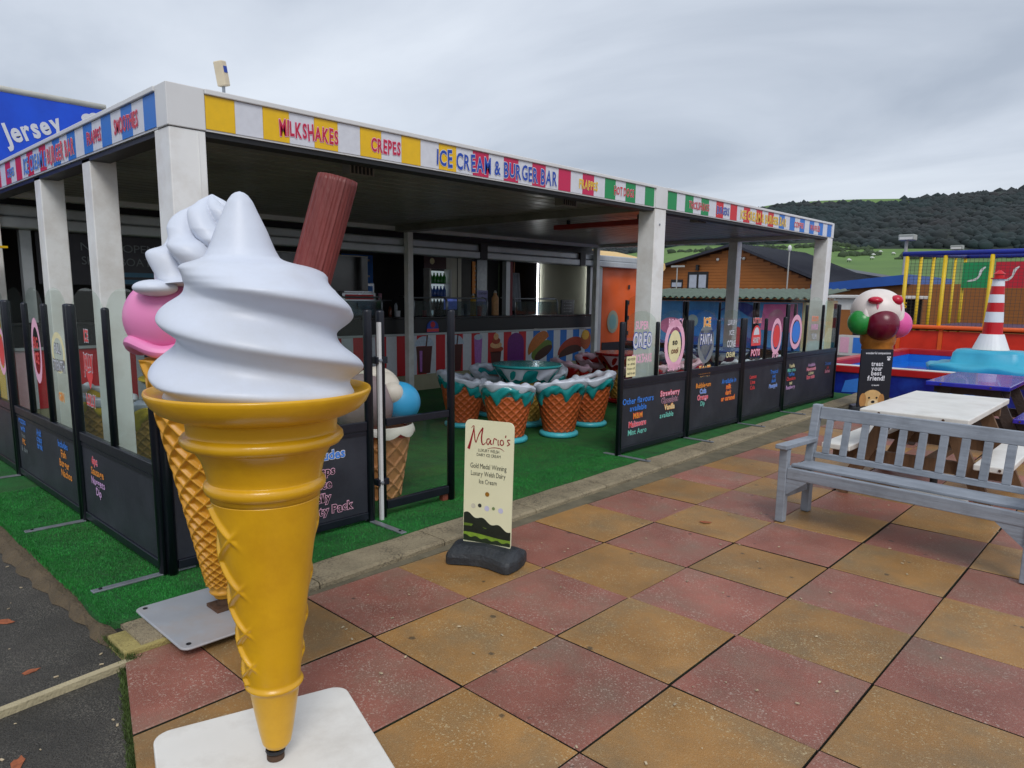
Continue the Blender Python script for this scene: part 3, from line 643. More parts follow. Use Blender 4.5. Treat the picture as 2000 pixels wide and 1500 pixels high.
# far end of the seating area
xs = [-6.62, -5.29, -3.95, -2.62]
for k in range(3):
    wpanel(['glazed windbreak panel across the far end beside the orange banner', 'glazed windbreak panel in the middle of the far end', 'glazed windbreak panel closing the far end at the striped canopy post'][k], (xs[k], 9.30), (xs[k+1], 9.30), 1.51, .70, 2, ())
# gate
gate = thing('gate', 'open framed glass gate with white hinge bar between the dark panels', 'gate', (FX, .40, ZG))
for yv in (.43, 1.06): round_post(FX-.02, yv, ZG, 1.455, .029, gate)
for z, hh in ((.70, .05), (.12, .06)):
    bb = MB(); bb.beam((FX-.02, .461, z), (FX-.02, 1.029, z), .036, hh); obj('rail', bb, BLACKM, gate, bevel=.004)
bb = MB(); bb.prism([(0, .151), (.566, .151), (.566, .674), (0, .674)], (FX-.017, .462, 0), (0, 1, 0), (0, 0, 1), (-.006, 0, 0)); fixn(obj('pane', bb, GLASS, gate))
bb = MB(); bb.beam((FX+.025, .388, ZG), (FX+.025, .388, 1.38), .022, .022, (1, 0, 0)); obj('hinge_bar', bb, mat('bar_white', C(205, 205, 205), .4, .06, 20), gate)
for z in (.30, 1.13):
    bb = MB(); bb.beam((FX+.005, .36, z), (FX+.005, .45, z), .06, .045); hg = obj('hinge', bb, BLACKM, gate, bevel=.004)
    bb = MB(); bb.lathe([(.012, 0), (.012, .008), (.001, .01)], 10); bb.v = [(FX+.036+v[2], .388+v[0], z+v[1]) for v in bb.v]; obj('bolt', bb, STEEL, hg)
bb = MB(); bb.box(FX-.06, FX-.02, .98, 1.10, ZG, .10); obj('stop_block', bb, mat('terracotta', C(120, 60, 44), .7, .2, 10), gate)

# ------------------------------------------------------------------ ice cream cone statues
def waffle(prof, n=12, h=.010, wd=.12, nz_=150, nth=192, mask=None, c=(0, 0), inward=False, extra=None, lean=None):
    """surface of revolution with a raised diamond lattice; prof = [(z, r), ...]"""
    zs = np.linspace(prof[0][0], prof[-1][0], nz_); R_ = np.interp(zs, [p[0] for p in prof], [p[1] for p in prof])
    ph = np.concatenate([[0], np.cumsum(np.diff(zs)*2/(R_[1:]+R_[:-1]))])*n/(2*PI)
    b = MB()
    def fn(i, k):
        a = 2*PI*k/nth; q = n*k/nth
        d = 9
        for s_ in (1, -1):
            x = q+s_*ph[i]; x -= round(x); d = min(d, abs(x))
        e_ = math.exp(-(d/wd)**2)
        m_ = mask(a, zs[i]) if mask else 1
        r = R_[i]+h*e_*m_ + (extra(a, zs[i]) if extra else 0)
        lx, ly = lean(zs[i]) if lean else (0, 0)
        return (c[0]+lx+r*math.cos(a), c[1]+ly+r*math.sin(a), zs[i])
    b.rings(fn, nz_, nth); return b
def rotated_plate(name, cx, cy, half, z0, z1, ang, m, parent, r=.05):
    bb = MB(); ca, sa = math.cos(ang), math.sin(ang)
    bb.prism(rrect(2*half, 2*half, r, 6, -half, -half), (cx, cy, z0), (ca, sa, 0), (-sa, ca, 0), (0, 0, z1-z0)); o = obj(name, bb, m, parent, bevel=.006); return fixn(o)
FIBRE_Y = mat('cone_yellow', C(216, 163, 20), .32, .10, 4, coat=.12, dirt=C(180, 124, 22), dscale=3.5, damt=.5, bump=.05, bscale=50, spots=C(120, 84, 30), sdens=.93)
FIBRE_W = mat('cream_white', C(206, 212, 225), .45, .04, 3, coat=0.0, dirt=C(182, 182, 180), dscale=4, damt=.35, bump=.04, bscale=40, spots=C(150, 148, 142), sdens=.93)
PLATEW = mat('plate_white', C(226, 224, 218), .45, .05, 5, dirt=C(150, 140, 126), dscale=5, damt=.35)
RUST = mat('rusty_iron', C(84, 64, 50), .7, .4, 30, metal=.4, dirt=C(120, 70, 40), damt=.6)

# big soft-serve cone
BX, BY = -.640, -1.392
S = thing('ice_cream_statue', 'giant yellow cone with swirled white soft serve and chocolate flake on white base', 'statue', (BX, BY, 0))
rotated_plate('base_plate', BX, BY-.01, .335, .001, .058, rad(-17), PLATEW, S, .06)
bb = MB(); bb.lathe([(.028, .0585), (.028, .075), (.022, .078), (.022, .105)], 16, (BX, BY, 0)); obj('spigot', bb, RUST, S, smooth=False)
bb = MB(); bb.lathe([(.030, .083), (.032, .088), (.030, .095)], 16, (BX, BY, 0)); obj('gasket', bb, DARKT, S)
def axis1(z): k = .006; return (RH[0]*k, RH[1]*k)
prof_lo = [(.100, .026), (.106, .036), (.12, .045), (.16, .053), (.322, .079), (.47, .093), (.728, .1285), (.948, .160)]
smooth_dir = VANG-PI/2+.78      # the side that faces the camera and to its right is plain
def mask1(a, z):
    d = (a-smooth_dir+PI) % (2*PI)-PI
    return (1-1/(1+math.exp((abs(d)-1.16)*16)))*(1 if .345 < z < .93 else 0)
def bead1(a, z): return .011*math.exp(-((z-.330)/.009)**2)
cone = obj('cone', waffle(prof_lo, 5, .014, .06, 230, 200, mask1, (BX, BY), extra=bead1, lean=axis1), FIBRE_Y, S, smooth=True)
cupp = [(.170, .948), (.172, .962), (.173, .9640), (.176, .9655), (.186, .971), (.1915, .984), (.190, .996), (.183, 1.004), (.178, 1.0055), (.1775, 1.0075), (.180, 1.02), (.186, 1.045), (.195, 1.072), (.210, 1.096), (.221, 1.108), (.2225, 1.1095), (.228, 1.1105), (.243, 1.116), (.2525, 1.128), (.2515, 1.141), (.243, 1.150), (.233, 1.152), (.232, 1.154),
        (.2325, 1.165), (.2345, 1.190), (.2355, 1.1955), (.238, 1.1965), (.246, 1.1975), (.275, 1.205), (.308, 1.220), (.330, 1.241), (.342, 1.263), (.3455, 1.274), (.343, 1.281), (.336, 1.280), (.326, 1.270), (.27, 1.262)]
cupp = [(r*.932, z) for r, z in cupp]; cupp[0] = (.160, .948)
bb = MB(); bb.rings(lambda i, k: (BX+axis1(cupp[i][1])[0]+cupp[i][0]*math.cos(2*PI*k/96), BY+axis1(cupp[i][1])[1]+cupp[i][0]*math.sin(2*PI*k/96), cupp[i][1]), len(cupp), 96)
obj('cup', bb, FIBRE_Y, S, smooth=True)
# swirl
env = [(1.262, .272), (1.29, .272), (1.34, .262), (1.39, .254), (1.45, .241), (1.515, .232), (1.57, .218), (1.605, .207), (1.628, .193), (1.640, .172), (1.650, .130), (1.660, .106), (1.685, .092), (1.74, .071), (1.79, .048), (1.82, .035), (1.838, .022), (1.846, .010), (1.848, .001)]
zs = np.concatenate([np.linspace(1.262, 1.60, 90), np.linspace(1.603, 1.848, 70)])
Re = np.interp(zs, [q[0] for q in env], [q[1] for q in env])
kk = np.ones(3)/3; Rs = np.convolve(np.pad(Re, 1, 'edge'), kk, 'valid'); Rs[-6:] = Re[-6:]
PIT = .31
def lobes(s_):
    s_ %= 1.0
    return (.5+.5*math.cos(PI*s_/.40))**1.15 if s_ < .40 else (.5-.5*math.cos(PI*(s_-.40)/.60))**1.35
def swirl(i, k):
    a = 2*PI*k/168; z = zs[i]; th = (a-VANG) % (2*PI)
    ph = 2*((1.665-z)/PIT-(th-PI)/(2*PI))          # two-start swirl
    amp = .060*max(0, min(1, (1.645-z)/.04))*max(.0, min(1, (z-1.262)/.04))
    lf = .5-.5*math.cos(th); up_ = max(0, min(1, (z-1.545)/.05)); amp *= 1-.9*up_*lf
    r = Rs[i]+amp*(lobes(ph)-.35)+.020*(1-lf)*max(0, 1-abs(z-1.57)/.06)-.012*lf*max(0, 1-abs(z-1.58)/.05)
    tl = max(0, min(1, (z-1.60)/.06)); sh = .006 - .040*tl*tl*(3-2*tl)
    return (BX+RH[0]*sh+r*math.cos(a), BY+RH[1]*sh+r*math.sin(a), z)
bb = MB(); bb.rings(swirl, len(zs), 168); obj('soft_serve', bb, FIBRE_W, S, smooth=True)
# flake
fa = np.array([BX, BY, 0])+RH*.112+FH*.07+np.array([0, 0, 1.50]); fb = np.array([BX, BY, 0])+RH*.226+FH*.10+np.array([0, 0, 1.905])
d = (fb-fa)/np.linalg.norm(fb-fa); sx_ = RH-d*(RH@d); sx_ /= np.linalg.norm(sx_); sy_ = np.cross(d, sx_)
L_ = np.linalg.norm(fb-fa); rf = random.Random(5); ph5 = [rf.uniform(0, 6.28) for _ in range(4)]
def flk(i, k):
    n_ = 120; a = 2*PI*k/n_; t_ = [0, .2, .4, .6, .8, .96, 1.0, 1.0, .97][i]; r = .058*(1+.028*math.sin(30*a+ph5[0])+.02*math.sin(17*a+ph5[1])+.015*math.sin(47*a))*[1, 1, 1, 1, 1, 1, .97, .8, .4][i]
    tt = t_*L_+(.004*math.sin(a+1) if 5 <= i < 8 else 0)
    return tuple(fa+d*tt+sx_*r*math.cos(a)+sy_*r*math.sin(a)*.95)
bb = MB(); bb.rings(flk, 9, 120); obj('flake', bb, mat('flake_brown', C(116, 50, 46), .5, .2, 14, bump=.3, bscale=60, stretch=(1, 1, .2), dirt=C(86, 36, 36), damt=.5), S, smooth=True)

# second statue: deep waffle cone, pink scoop, whipped cream
B2 = np.array([-1.890, -.986, 0]); WAF = mat('waffle_gold', C(204, 146, 34), .4, .12, 6, dirt=C(170, 106, 24), dscale=4, damt=.4, bump=.05, bscale=60)
S2_ = thing('ice_cream_statue', 'waffle cone statue with pink scoop and whipped cream on grey steel plate', 'statue', tuple(B2))
o = rotated_plate('base_plate', -1.88, -1.015, .29, .034, .046, 0, mat('plate_grey', C(168, 172, 178), .45, .08, 6, metal=.25, dirt=C(180, 146, 110), dscale=5, damt=.35), S2_, .04)
for sx1, sy1 in ((-1, -1), (1, -1), (1, 1), (-1, 1)):
    bb = MB(); bb.lathe([(.011, .0465), (.011, .049), (.001, .050)], 10, (-1.88+sx1*.25, -1.015+sy1*.25, 0)); obj('bolt', bb, DARKT, o)
bb = MB(); bb.box(B2[0]-.06, B2[0]+.06, B2[1]-.06, B2[1]+.06, .0465, .062); bb.lathe([(.03, .0625), (.03, .10)], 14, (B2[0], B2[1], 0)); obj('mount', bb, RUST, S2_)
def lip2(a, z): return .012*math.exp(-((z-.13)/.012)**2)
obj('cone', waffle([(.098, .040), (.12, .050), (.17, .058), (.47, .118), (.77, .178), (.99, .224), (1.26, .275)], 12, .022, .125, 250, 280, lambda a, z: 1 if z > .16 else 0, (B2[0], B2[1]), extra=lip2), WAF, S2_, smooth=True)
def at2(lat, dep, z): return tuple(B2+RH*lat+FH*dep+np.array([0, 0, z]))
PINK = mat('scoop_pink', C(230, 136, 186), .4, .06, 5, dirt=C(206, 96, 156), damt=.3)
bb = MB(); bb.ball(at2(-.185, -.02, 1.44), .176, 48, 30); sp = obj('scoop', bb, PINK, S2_, smooth=True)
cc = at2(-.18, -.02, 1.44)
bb = MB(); bb.rings(lambda i, k: (cc[0]+(.150+.034*math.cos(2*PI*i/11))*math.cos(2*PI*k/48), cc[1]+(.150+.034*math.cos(2*PI*i/11))*math.sin(2*PI*k/48), 1.318+.022*math.sin(3*2*PI*k/48)+.030*math.sin(2*PI*i/11)), 12, 48, False); obj('scoop_skirt', bb, PINK, sp, smooth=True)
bb = MB(); bb.ball(at2(.17, .0, 1.42), .18, 32, 20); obj('scoop', bb, mat('scoop_vanilla', C(232, 214, 160), .4, .06), S2_, smooth=True)
bb = MB(); bb.ball(at2(-.0, .12, 1.42), .2, 32, 20); obj('scoop', bb, mat('scoop_choc', C(90, 56, 44), .4, .06), S2_, smooth=True)
b3 = np.array(at2(-.0, .0, 0)); zc2 = np.linspace(1.585, 1.99, 90)
def cream(i, k):
    a = 2*PI*k/160; z = zc2[i]; t_ = (z-1.585)/.405
    R0 = np.interp(t_, [0, .12, .3, .5, .62, .8, .93, 1], [.215, .235, .225, .19, .175, .118, .055, .004])
    q = 6*(a+2.6*t_); l_ = abs(math.cos(q/2))
    ring = math.cos(2*PI*(t_*2.3-a/(2*PI)))
    r = R0*(.66+.40*l_**.55+.10*ring*(1-t_)); sh = .045*t_
    return (b3[0]+RH[0]*sh+r*math.cos(a), b3[1]+RH[1]*sh+r*math.sin(a), z+.025*ring*(1-t_))
bb = MB(); bb.rings(cream, 90, 160); cr = obj('whipped_cream', bb, FIBRE_W, S2_, smooth=True)
for lat, dep, z, rx in ((-.15, -.17, 1.575, .09), (-.29, .04, 1.575, .055)):
    bb = MB(); q = at2(lat, dep, z); bb.ball(q, (rx, rx, .036), 24, 14); obj('cream_fold', bb, FIBRE_W, cr, smooth=True)

# third: cone-shaped statue behind the gate (brown, blue and cream scoops)
B4 = np.array([-3.00, .74, ZG]); WAFT = mat('waffle_tan', C(208, 138, 86), .5, .12, 6, dirt=C(160, 92, 52), dscale=4, damt=.5)
S4 = thing('ice_cream_statue', 'tan waffle cone statue with brown blue and cream scoops behind the gate', 'statue', tuple(B4))
def at4(lat, dep, z): return tuple(B4+RH*lat+FH*dep+np.array([0, 0, z]))
obj('cone', waffle([(ZG+.0005, .165), (.30, .205), (.46, .232), (.52, .240)], 9, .013, .09, 110, 220, None, (B4[0], B4[1])), WAFT, S4, smooth=True)
bb = MB(); bb.lathe([(.240, .515), (.255, .522), (.255, .55), (.23, .56)], 48, (B4[0], B4[1], 0)); obj('rim', bb, mat('rim_orange', C(206, 112, 60), .5, .1), S4, smooth=True)
bb = MB(); bb.rings(lambda i, k: (B4[0]+(.268+.02*math.sin(PI*i/7))*math.cos(2*PI*k/60), B4[1]+(.268+.02*math.sin(PI*i/7))*math.sin(2*PI*k/60), .60-(.05+.035*abs(math.sin(4.5*2*PI*k/60)))*i/4), 5, 60, False); obj('drip_band', bb, mat('drip_white', C(224, 214, 206), .4), S4, smooth=True)
bb = MB(); bb.rings(lambda i, k: (B4[0]+(.266+.012*math.sin(PI*i/4))*math.cos(2*PI*k/60), B4[1]+(.266+.012*math.sin(PI*i/4))*math.sin(2*PI*k/60), .56-(.02+.03*abs(math.sin(6*2*PI*k/60+.5)))*i/4), 5, 60, False); obj('drip_band', bb, mat('drip_red', C(190, 40, 40), .35), S4, smooth=True)
for lat, dep, z, r_, m in ((-.08, -.10, .79, .225, mat('scoop_mocha', C(142, 124, 124), .4, .08)), (.17, .03, .79, .155, mat('scoop_blue', C(52, 150, 196), .4, .06)), (-.02, .1, .86, .19, mat('scoop_cream', C(206, 198, 184), .45, .05)), (.06, .0, .90, .12, MATS['scoop_cream']), (.13, -.07, .87, .085, MATS['scoop_cream']), (-.17, .02, .88, .11, MATS['scoop_cream'])):
    bb = MB(); bb.ball(at4(lat, dep, z-.07), r_, 36, 22, lambda a, t: 1+.02*math.sin(3*a)*math.sin(t)); obj('scoop', bb, m, S4, smooth=True)

# fourth: cone statue by the boating pool
B3 = np.array([-1.80, 8.62, 0.0]); S3 = thing('ice_cream_statue', 'brown cone statue with white green pink and maroon scoops by the pool', 'statue', tuple(B3))
def at3(lat, dep, z): return tuple(B3+RH*lat+FH*dep+np.array([0, 0, z]))
CB = mat('cone_brown', C(190, 122, 48), .45, .25, 8, dirt=C(120, 66, 26), dscale=5, damt=.7)
obj('cone', waffle([(.05, .10), (.5, .14), (.86, .19)], 9, .008, .16, 60, 120, None, (B3[0], B3[1])), CB, S3, smooth=True)
bb = MB(); bb.lathe([(.19, .86), (.21, .88), (.205, .93), (.225, .96), (.235, 1.0), (.235, 1.06), (.25, 1.09), (.24, 1.12)], 40, (B3[0], B3[1], 0)); obj('cup', bb, CB, S3, smooth=True)
bb = MB(); bb.lathe([(.3, .002), (.3, .03), (.28, .05), (.1, .052)], 32, (B3[0], B3[1], 0)); obj('base_disc', bb, BLACKM, S3)
W3 = mat('scoop_white', C(226, 216, 210), .4, .06, 8)
bb = MB(); bb.ball(at3(-.05, 0, 1.42), (.33, .33, .31), 48, 30, lambda a, t: 1+.05*math.sin(2*a+1)*math.sin(t)); sw = obj('scoop', bb, W3, S3, smooth=True)
for lat, dep, z, r_, c_, nm in ((-.29, -.06, 1.26, .18, (40, 140, 60), 'green'), (.21, -.09, 1.24, .19, (222, 90, 160), 'pinkb'), (-.06, -.19, 1.24, .225, (104, 12, 40), 'maroon')):
    bb = MB(); bb.ball(at3(lat, dep, z), (r_, r_, r_*1.02), 36, 22); obj('scoop', bb, mat('scoop_'+nm, C(*c_), .3, .06), S3, smooth=True)
for lat, dep, z, rx, rz in ((-.20, -.225, 1.555, .095, .055), (.09, -.23, 1.555, .085, .075)):
    bb = MB(); bb.ball(at3(lat, dep, z), (rx, rx, rz), 24, 14, lambda a, t: 1-.25*math.cos(t)); obj('strawberry', bb, mat('berry_red', C(186, 16, 50), .25, .15), S3, smooth=True)
for lat, dep, z, rx, rz in ((-.28, -.16, 1.33, .06, .16), (.16, -.20, 1.36, .07, .17), (.22, -.16, 1.30, .05, .17), (-.20, -.21, 1.40, .05, .10), (.10, -.24, 1.42, .04, .12)):
    bb = MB(); bb.ball(at3(lat, dep, z), (rx, rx, rz), 20, 14); obj('melted_drip', bb, W3, sw, smooth=True)
for lat, z in ((.14, 1.47), (.04, 1.46), (-.18, 1.47)):
    bb = MB(); bb.ball(at3(lat, -.262, z), (.022, .022, .07), 12, 10); obj('sauce_drip', bb, mat('sauce_pink', C(214, 120, 140), .3), sw, smooth=True)

# ------------------------------------------------------------------ pavement signs
SB = np.array([-1.49, .42, 0]); sr = np.array([math.cos(rad(62)), math.sin(rad(62)), 0]); sr /= np.linalg.norm(sr)
sr = onz((1002, 1090), .0)-onz((902, 1072), .0); sr[2] = 0; sr /= np.linalg.norm(sr)
sn = np.cross(sr, [0, 0, 1]); PS = thing('pavement_sign', 'cream pavement sign with red script heading on black rubber base', 'sign', tuple(SB))
RUB = mat('black_rubber', C(36, 40, 46), .6, .25, 8, bump=.35, bscale=50, dirt=C(70, 72, 72), dscale=5, damt=.5)
# lobed rubber foot: four arms with scooped sides
bb = MB(); v = []
outl = []
for k in range(25): x = -.225+.45*k/24; outl.append((x, -(.085+.075*abs(x/.225)**1.6)*min(1, math.sqrt(max(0, 1-abs(x/.226)**9)))-.012))
outl += [(x, -yv) for x, yv in outl[::-1]]
n = len(outl)
for z, k_, kx_ in ((.003, 1, 1), (.045, 1, 1), (.062, .93, .985), (.098, .42, .90), (.104, .16, .86)):
    for x, yv in outl: p = SB+sr*(x*kx_)-sn*(yv*k_); v.append((p[0], p[1], z+.010*(1-abs(x)/.225) if z > .05 else z))
f = [(i*n+k, i*n+(k+1) % n, (i+1)*n+(k+1) % n, (i+1)*n+k) for i in range(4) for k in range(n)]+[tuple(range(n-1, -1, -1)), tuple(range(4*n, 5*n))]
bb.add(v, f); fixn(obj('rubber_base', bb, RUB, PS))
SW, SH = .315, .76; so = SB-sr*(SW/2)+np.array([0, 0, .085])
lean_u = np.array([0, 0, 1.0])-sn*.04
bb = MB(); bb.prism(rrect(SW, SH, .035), tuple(so+sn*.004), sr, lean_u, tuple(-sn*.008)); fixn(obj('board', bb, mat('sign_cream', C(228, 226, 190), .4, .03, 6), PS))
def sp_(x, y, l=.0045): return tuple(so+sr*x+lean_u*y+sn*l)
SRED = mat('sign_red', C(150, 22, 34), .5); SDK = mat('sign_ink', C(52, 56, 50), .5)
bb = MB()
K_ = .135
for pts, wd in (([(0, 0), (.10, .35), (.24, .95), (.20, 1.02), (.12, .92)], [.14, .09, .04, .03, .02]), ([(.24, .95), (.30, .45), (.36, .30)], [.05, .05, .03]), ([(.36, .30), (.50, .70), (.68, .98)], [.03, .05, .06]), ([(.68, .98), (.62, .55), (.66, .28), (.74, .26), (.84, .36)], [.05, .07, .06, .04, .02]),
                ([(1.02, .52), (.90, .50), (.88, .34), (.96, .28), (1.06, .48), (1.06, .32), (1.14, .30)], .045), ([(1.18, .30), (1.22, .54), (1.30, .54), (1.36, .50)], .045), ([(1.42, .52), (1.42, .32), (1.48, .30)], .045), ([(1.62, .52), (1.54, .50), (1.52, .36), (1.60, .30), (1.68, .38), (1.64, .52)], .045), ([(1.78, .74), (1.76, .64)], .05), ([(1.98, .56), (1.86, .54), (1.90, .44), (1.96, .38), (1.84, .30)], .045), ([(.92, .10), (1.25, .16), (1.55, .14), (1.72, .04)], [.015, .03, .03, .01])):
    wdl = [x*K_ for x in wd] if isinstance(wd, list) else wd*K_
    v, f = stroke([(x*K_+.025, y*K_+.585) for x, y in pts], wdl, sp_(0, 0), sr, lean_u, .0012); bb.add(v, f)
obj('script_heading', bb, SRED, PS)
for s_, y_, w_, hgt in (('LUXURY WELSH', .575, .135, .018), ('DAIRY ICE CREAM', .548, .155, .018), ('Gold Medal Winning', .475, .235, .030), ('Luxury Welsh Dairy', .430, .225, .030), ('Ice Cream', .385, .115, .028)):
    text(s_, sp_(SW/2-w_/2, y_), sr, lean_u, w_, hgt, SDK, PS, .0, seed=1, lift=.0006)
for x_, y_, r_, m in ((.155, .325, .014, mat('medal_gold', C(150, 104, 24), .4)), (.065, .245, .015, mat('seal_grey', C(200, 196, 176), .5)), (.108, .252, .012, SDK), (.155, .240, .016, mat('seal_lilac', C(196, 196, 220), .5)), (.198, .245, .010, mat('seal_green', C(120, 140, 90), .5)), (.245, .238, .016, MATS['seal_lilac'])):
    bb = MB(); bb.flat(ell(r_, r_, 16, x_, y_), sp_(0, 0, .0052), sr, lean_u); obj('award_seal', bb, m, PS)
def hillpoly(f_, y0): return [(x, f_(x)) for x in np.linspace(.003, SW-.003, 24)]+[(SW-.003, y0), (.003, y0)]
for nm, f_, y0, c_ in (('dark wood', lambda x: .195-.28*max(0, x-.04)+.010*math.sin(60*x), .03, (26, 34, 22)), ('field', lambda x: .135-.12*x+.008*math.sin(18*x), .03, (92, 118, 34)), ('hedge', lambda x: .118-.02*x+.022*abs(math.sin(21*x))*(1 if .06 < x < .27 else .2), .03, (22, 30, 18)), ('meadow', lambda x: .075+.008*math.sin(13*x+1), .03, (118, 150, 44)), ('front', lambda x: .062-.05*x+.006*math.sin(90*x), .03, (30, 44, 20))):
    lv = ['dark wood', 'field', 'hedge', 'meadow', 'front'].index(nm)
    bb = MB(); bb.flat(hillpoly(f_, y0), sp_(0, 0, .0047+.0005*lv), sr, lean_u); obj('landscape_print', bb, mat('print_'+nm.replace(' ', '_'), C(*c_), .5, .25, 40), PS)

# dog-treat sign in front of the cone by the pool
DB = np.array([-1.62, 8.02, .003]); dr = RH*.96+FH*.1; dr /= np.linalg.norm(dr); dn = np.cross(dr, [0, 0, 1])
DS = thing('pavement_sign', 'black pavement sign with white lettering and golden puppy picture', 'sign', tuple(DB))
bb = MB(); v = []
for z, k_ in ((0.0, 1), (.07, 1), (.11, .85), (.13, .5)):
    for k in range(40):
        a = 2*PI*k/40; p = DB+dr*(.30*k_*math.cos(a))-dn*(.24*k_*math.sin(a)); v.append((p[0], p[1], DB[2]+z))
bb.add(v, [(i*40+k, i*40+(k+1) % 40, (i+1)*40+(k+1) % 40, (i+1)*40+k) for i in range(3) for k in range(40)]+[tuple(range(39, -1, -1)), tuple(range(120, 160))]); fixn(obj('rubber_base', bb, RUB, DS, smooth=True))
DW, DH = .46, .80; do = DB-dr*(DW/2)+np.array([0, 0, .11])
bb = MB(); bb.prism(rrect(DW, DH, .02), tuple(do+dn*.01), dr, (0, 0, 1), tuple(-dn*.02)); fixn(obj('board', bb, mat('sign_black', C(20, 24, 36), .35, .05, 6), DS))
def dp(x, y, l=.0105): return tuple(do+dr*x+np.array([0, 0, y])+dn*l)
for k, (s_, y_, w_, hgt) in enumerate((('wonderful companions', .735, .36, .030), ('treat', .575, .17, .062), ('your', .510, .16, .062), ('best', .445, .15, .062), ('friend!', .375, .25, .066), ('treats', .30, .11, .022))):
    text(s_, dp(DW*.52-w_/2, y_), dr, (0, 0, 1), w_, hgt, TEXTC['white'], DS, .03, seed=1, lift=.001)
FURT = mat('puppy_tan', C(206, 168, 112), .7, .15, 14); FURD = mat('puppy_ear', C(176, 126, 70), .7, .15, 14)
def dpatch(nm, poly, m, l): bb = MB(); bb.flat(poly, dp(0, 0, l), dr, (0, 0, 1)); obj(nm, bb, m, DS)
dpatch('puppy_head', ell(.15, .125, 24, .21, .12), FURT, .0115)
dpatch('puppy_ear', ell(.05, .10, 18, .075, .10), FURD, .012); dpatch('puppy_ear', ell(.045, .09, 18, .345, .10), FURD, .012)
dpatch('puppy_muzzle', ell(.075, .06, 18, .225, .055), mat('puppy_pale', C(226, 200, 156), .7), .0125)
for x_ in (.165, .275): dpatch('puppy_eye', ell(.016, .014, 10, x_, .135), TEXTC['black'], .013)
dpatch('puppy_nose', ell(.028, .02, 12, .225, .078), TEXTC['black'], .0135)
dpatch('paw_print', ell(.022, .018, 12, .40, .665), TEXTC['white'], .0115)
for k in range(3): dpatch('paw_print', ell(.009, .011, 8, .38+.02*k, .695), TEXTC['white'], .0115)

# ------------------------------------------------------------------ bench and picnic tables
GREYP = mat('bench_grey', C(140, 147, 157), .5, .14, 9, bump=.3, bscale=26, dirt=C(98, 104, 112), dscale=5, damt=.55, stretch=(.12, 1.4, 1.4))
BA = -rad(4.5); bo = Vector((-.60, 2.43, .003))
bench = thing('park_bench', 'grey painted wooden slat bench with armrests in front of white picnic table', 'bench', tuple(bo), BA)
BL, BD, BH = 1.52, .44, .80
def bbx(name, x0, x1, y0, y1, z0, z1, M=None, par=None):
    bb = MB(); bb.box(x0, x1, y0, y1, z0, z1, M); return obj(name, bb, GREYP, par or bench, world=False, bevel=.005)
for x in (0, BL-.06):
    bbx('leg', x, x+.06, 0, .055, 0, .53)
    M_ = Matrix.Translation((x, BD-.02, 0)) @ Matrix.Shear('XY', 4, (0, .10)) if False else None
    bb = MB(); v = [(x+a, yv, z) for z, sh in ((0, 0), (.40, 0), (BH, .07)) for (a, yv) in ((0, BD-.05+sh), (.06, BD-.05+sh), (.06, BD+.005+sh), (0, BD+.005+sh))]
    bb.add(v, [(3, 2, 1, 0), (8, 9, 10, 11)]+[(4*i+q, 4*i+(q+1) % 4, 4*i+4+(q+1) % 4, 4*i+4+q) for i in range(2) for q in range(4)]); obj('leg', bb, GREYP, bench, world=False, bevel=.006)
    bbx('armrest', x-.012, x+.072, -.045, BD+.0, .531, .562)
    bbx('stretcher', x+.015, x+.045, .056, BD-.051, .17, .225)
    bbx('side_rail', x+.012, x+.048, .056, BD-.051, .32, .385)
bbx('seat_rail', .061, BL-.061, .008, .044, .32, .398)
for k in range(5):
    y0 = .062+k*.066; bbx('seat_slat', .012 if 0 else .061, BL-.061, y0, y0+.056, .399-.006*k, .419-.006*k)
def back_y(z): return BD-.05+.07*(z-.40)/(BH-.40)
def tilt(x0, x1, z0, z1, name, t_=.03):
    bb = MB(); v = [(x, back_y(z)+.012+q, z) for z in (z0, z1) for (x, q) in ((x0, 0), (x1, 0), (x1, t_), (x0, t_))]
    bb.add(v, [(3, 2, 1, 0), (4, 5, 6, 7), (0, 1, 5, 4), (1, 2, 6, 5), (2, 3, 7, 6), (3, 0, 4, 7)]); obj(name, bb, GREYP, bench, world=False, bevel=.004)
tilt(.061, BL-.061, .70, .785, 'top_rail', .034); tilt(.061, BL-.061, .415, .455, 'lower_rail', .03)
for k in range(11): x = .115+k*(BL-.23-.05)/10; tilt(x, x+.05, .456, .699, 'back_slat', .018)
for x, s_ in ((.06, 1), (BL-.06, -1)):
    bb = MB(); bb.prism([(0, .32), (s_*.15, .32), (0, .20)], (x+.001*s_, .012, 0), (1, 0, 0), (0, 0, 1), (0, .028, 0)); fixn(obj('brace', bb, GREYP, bench, world=False))

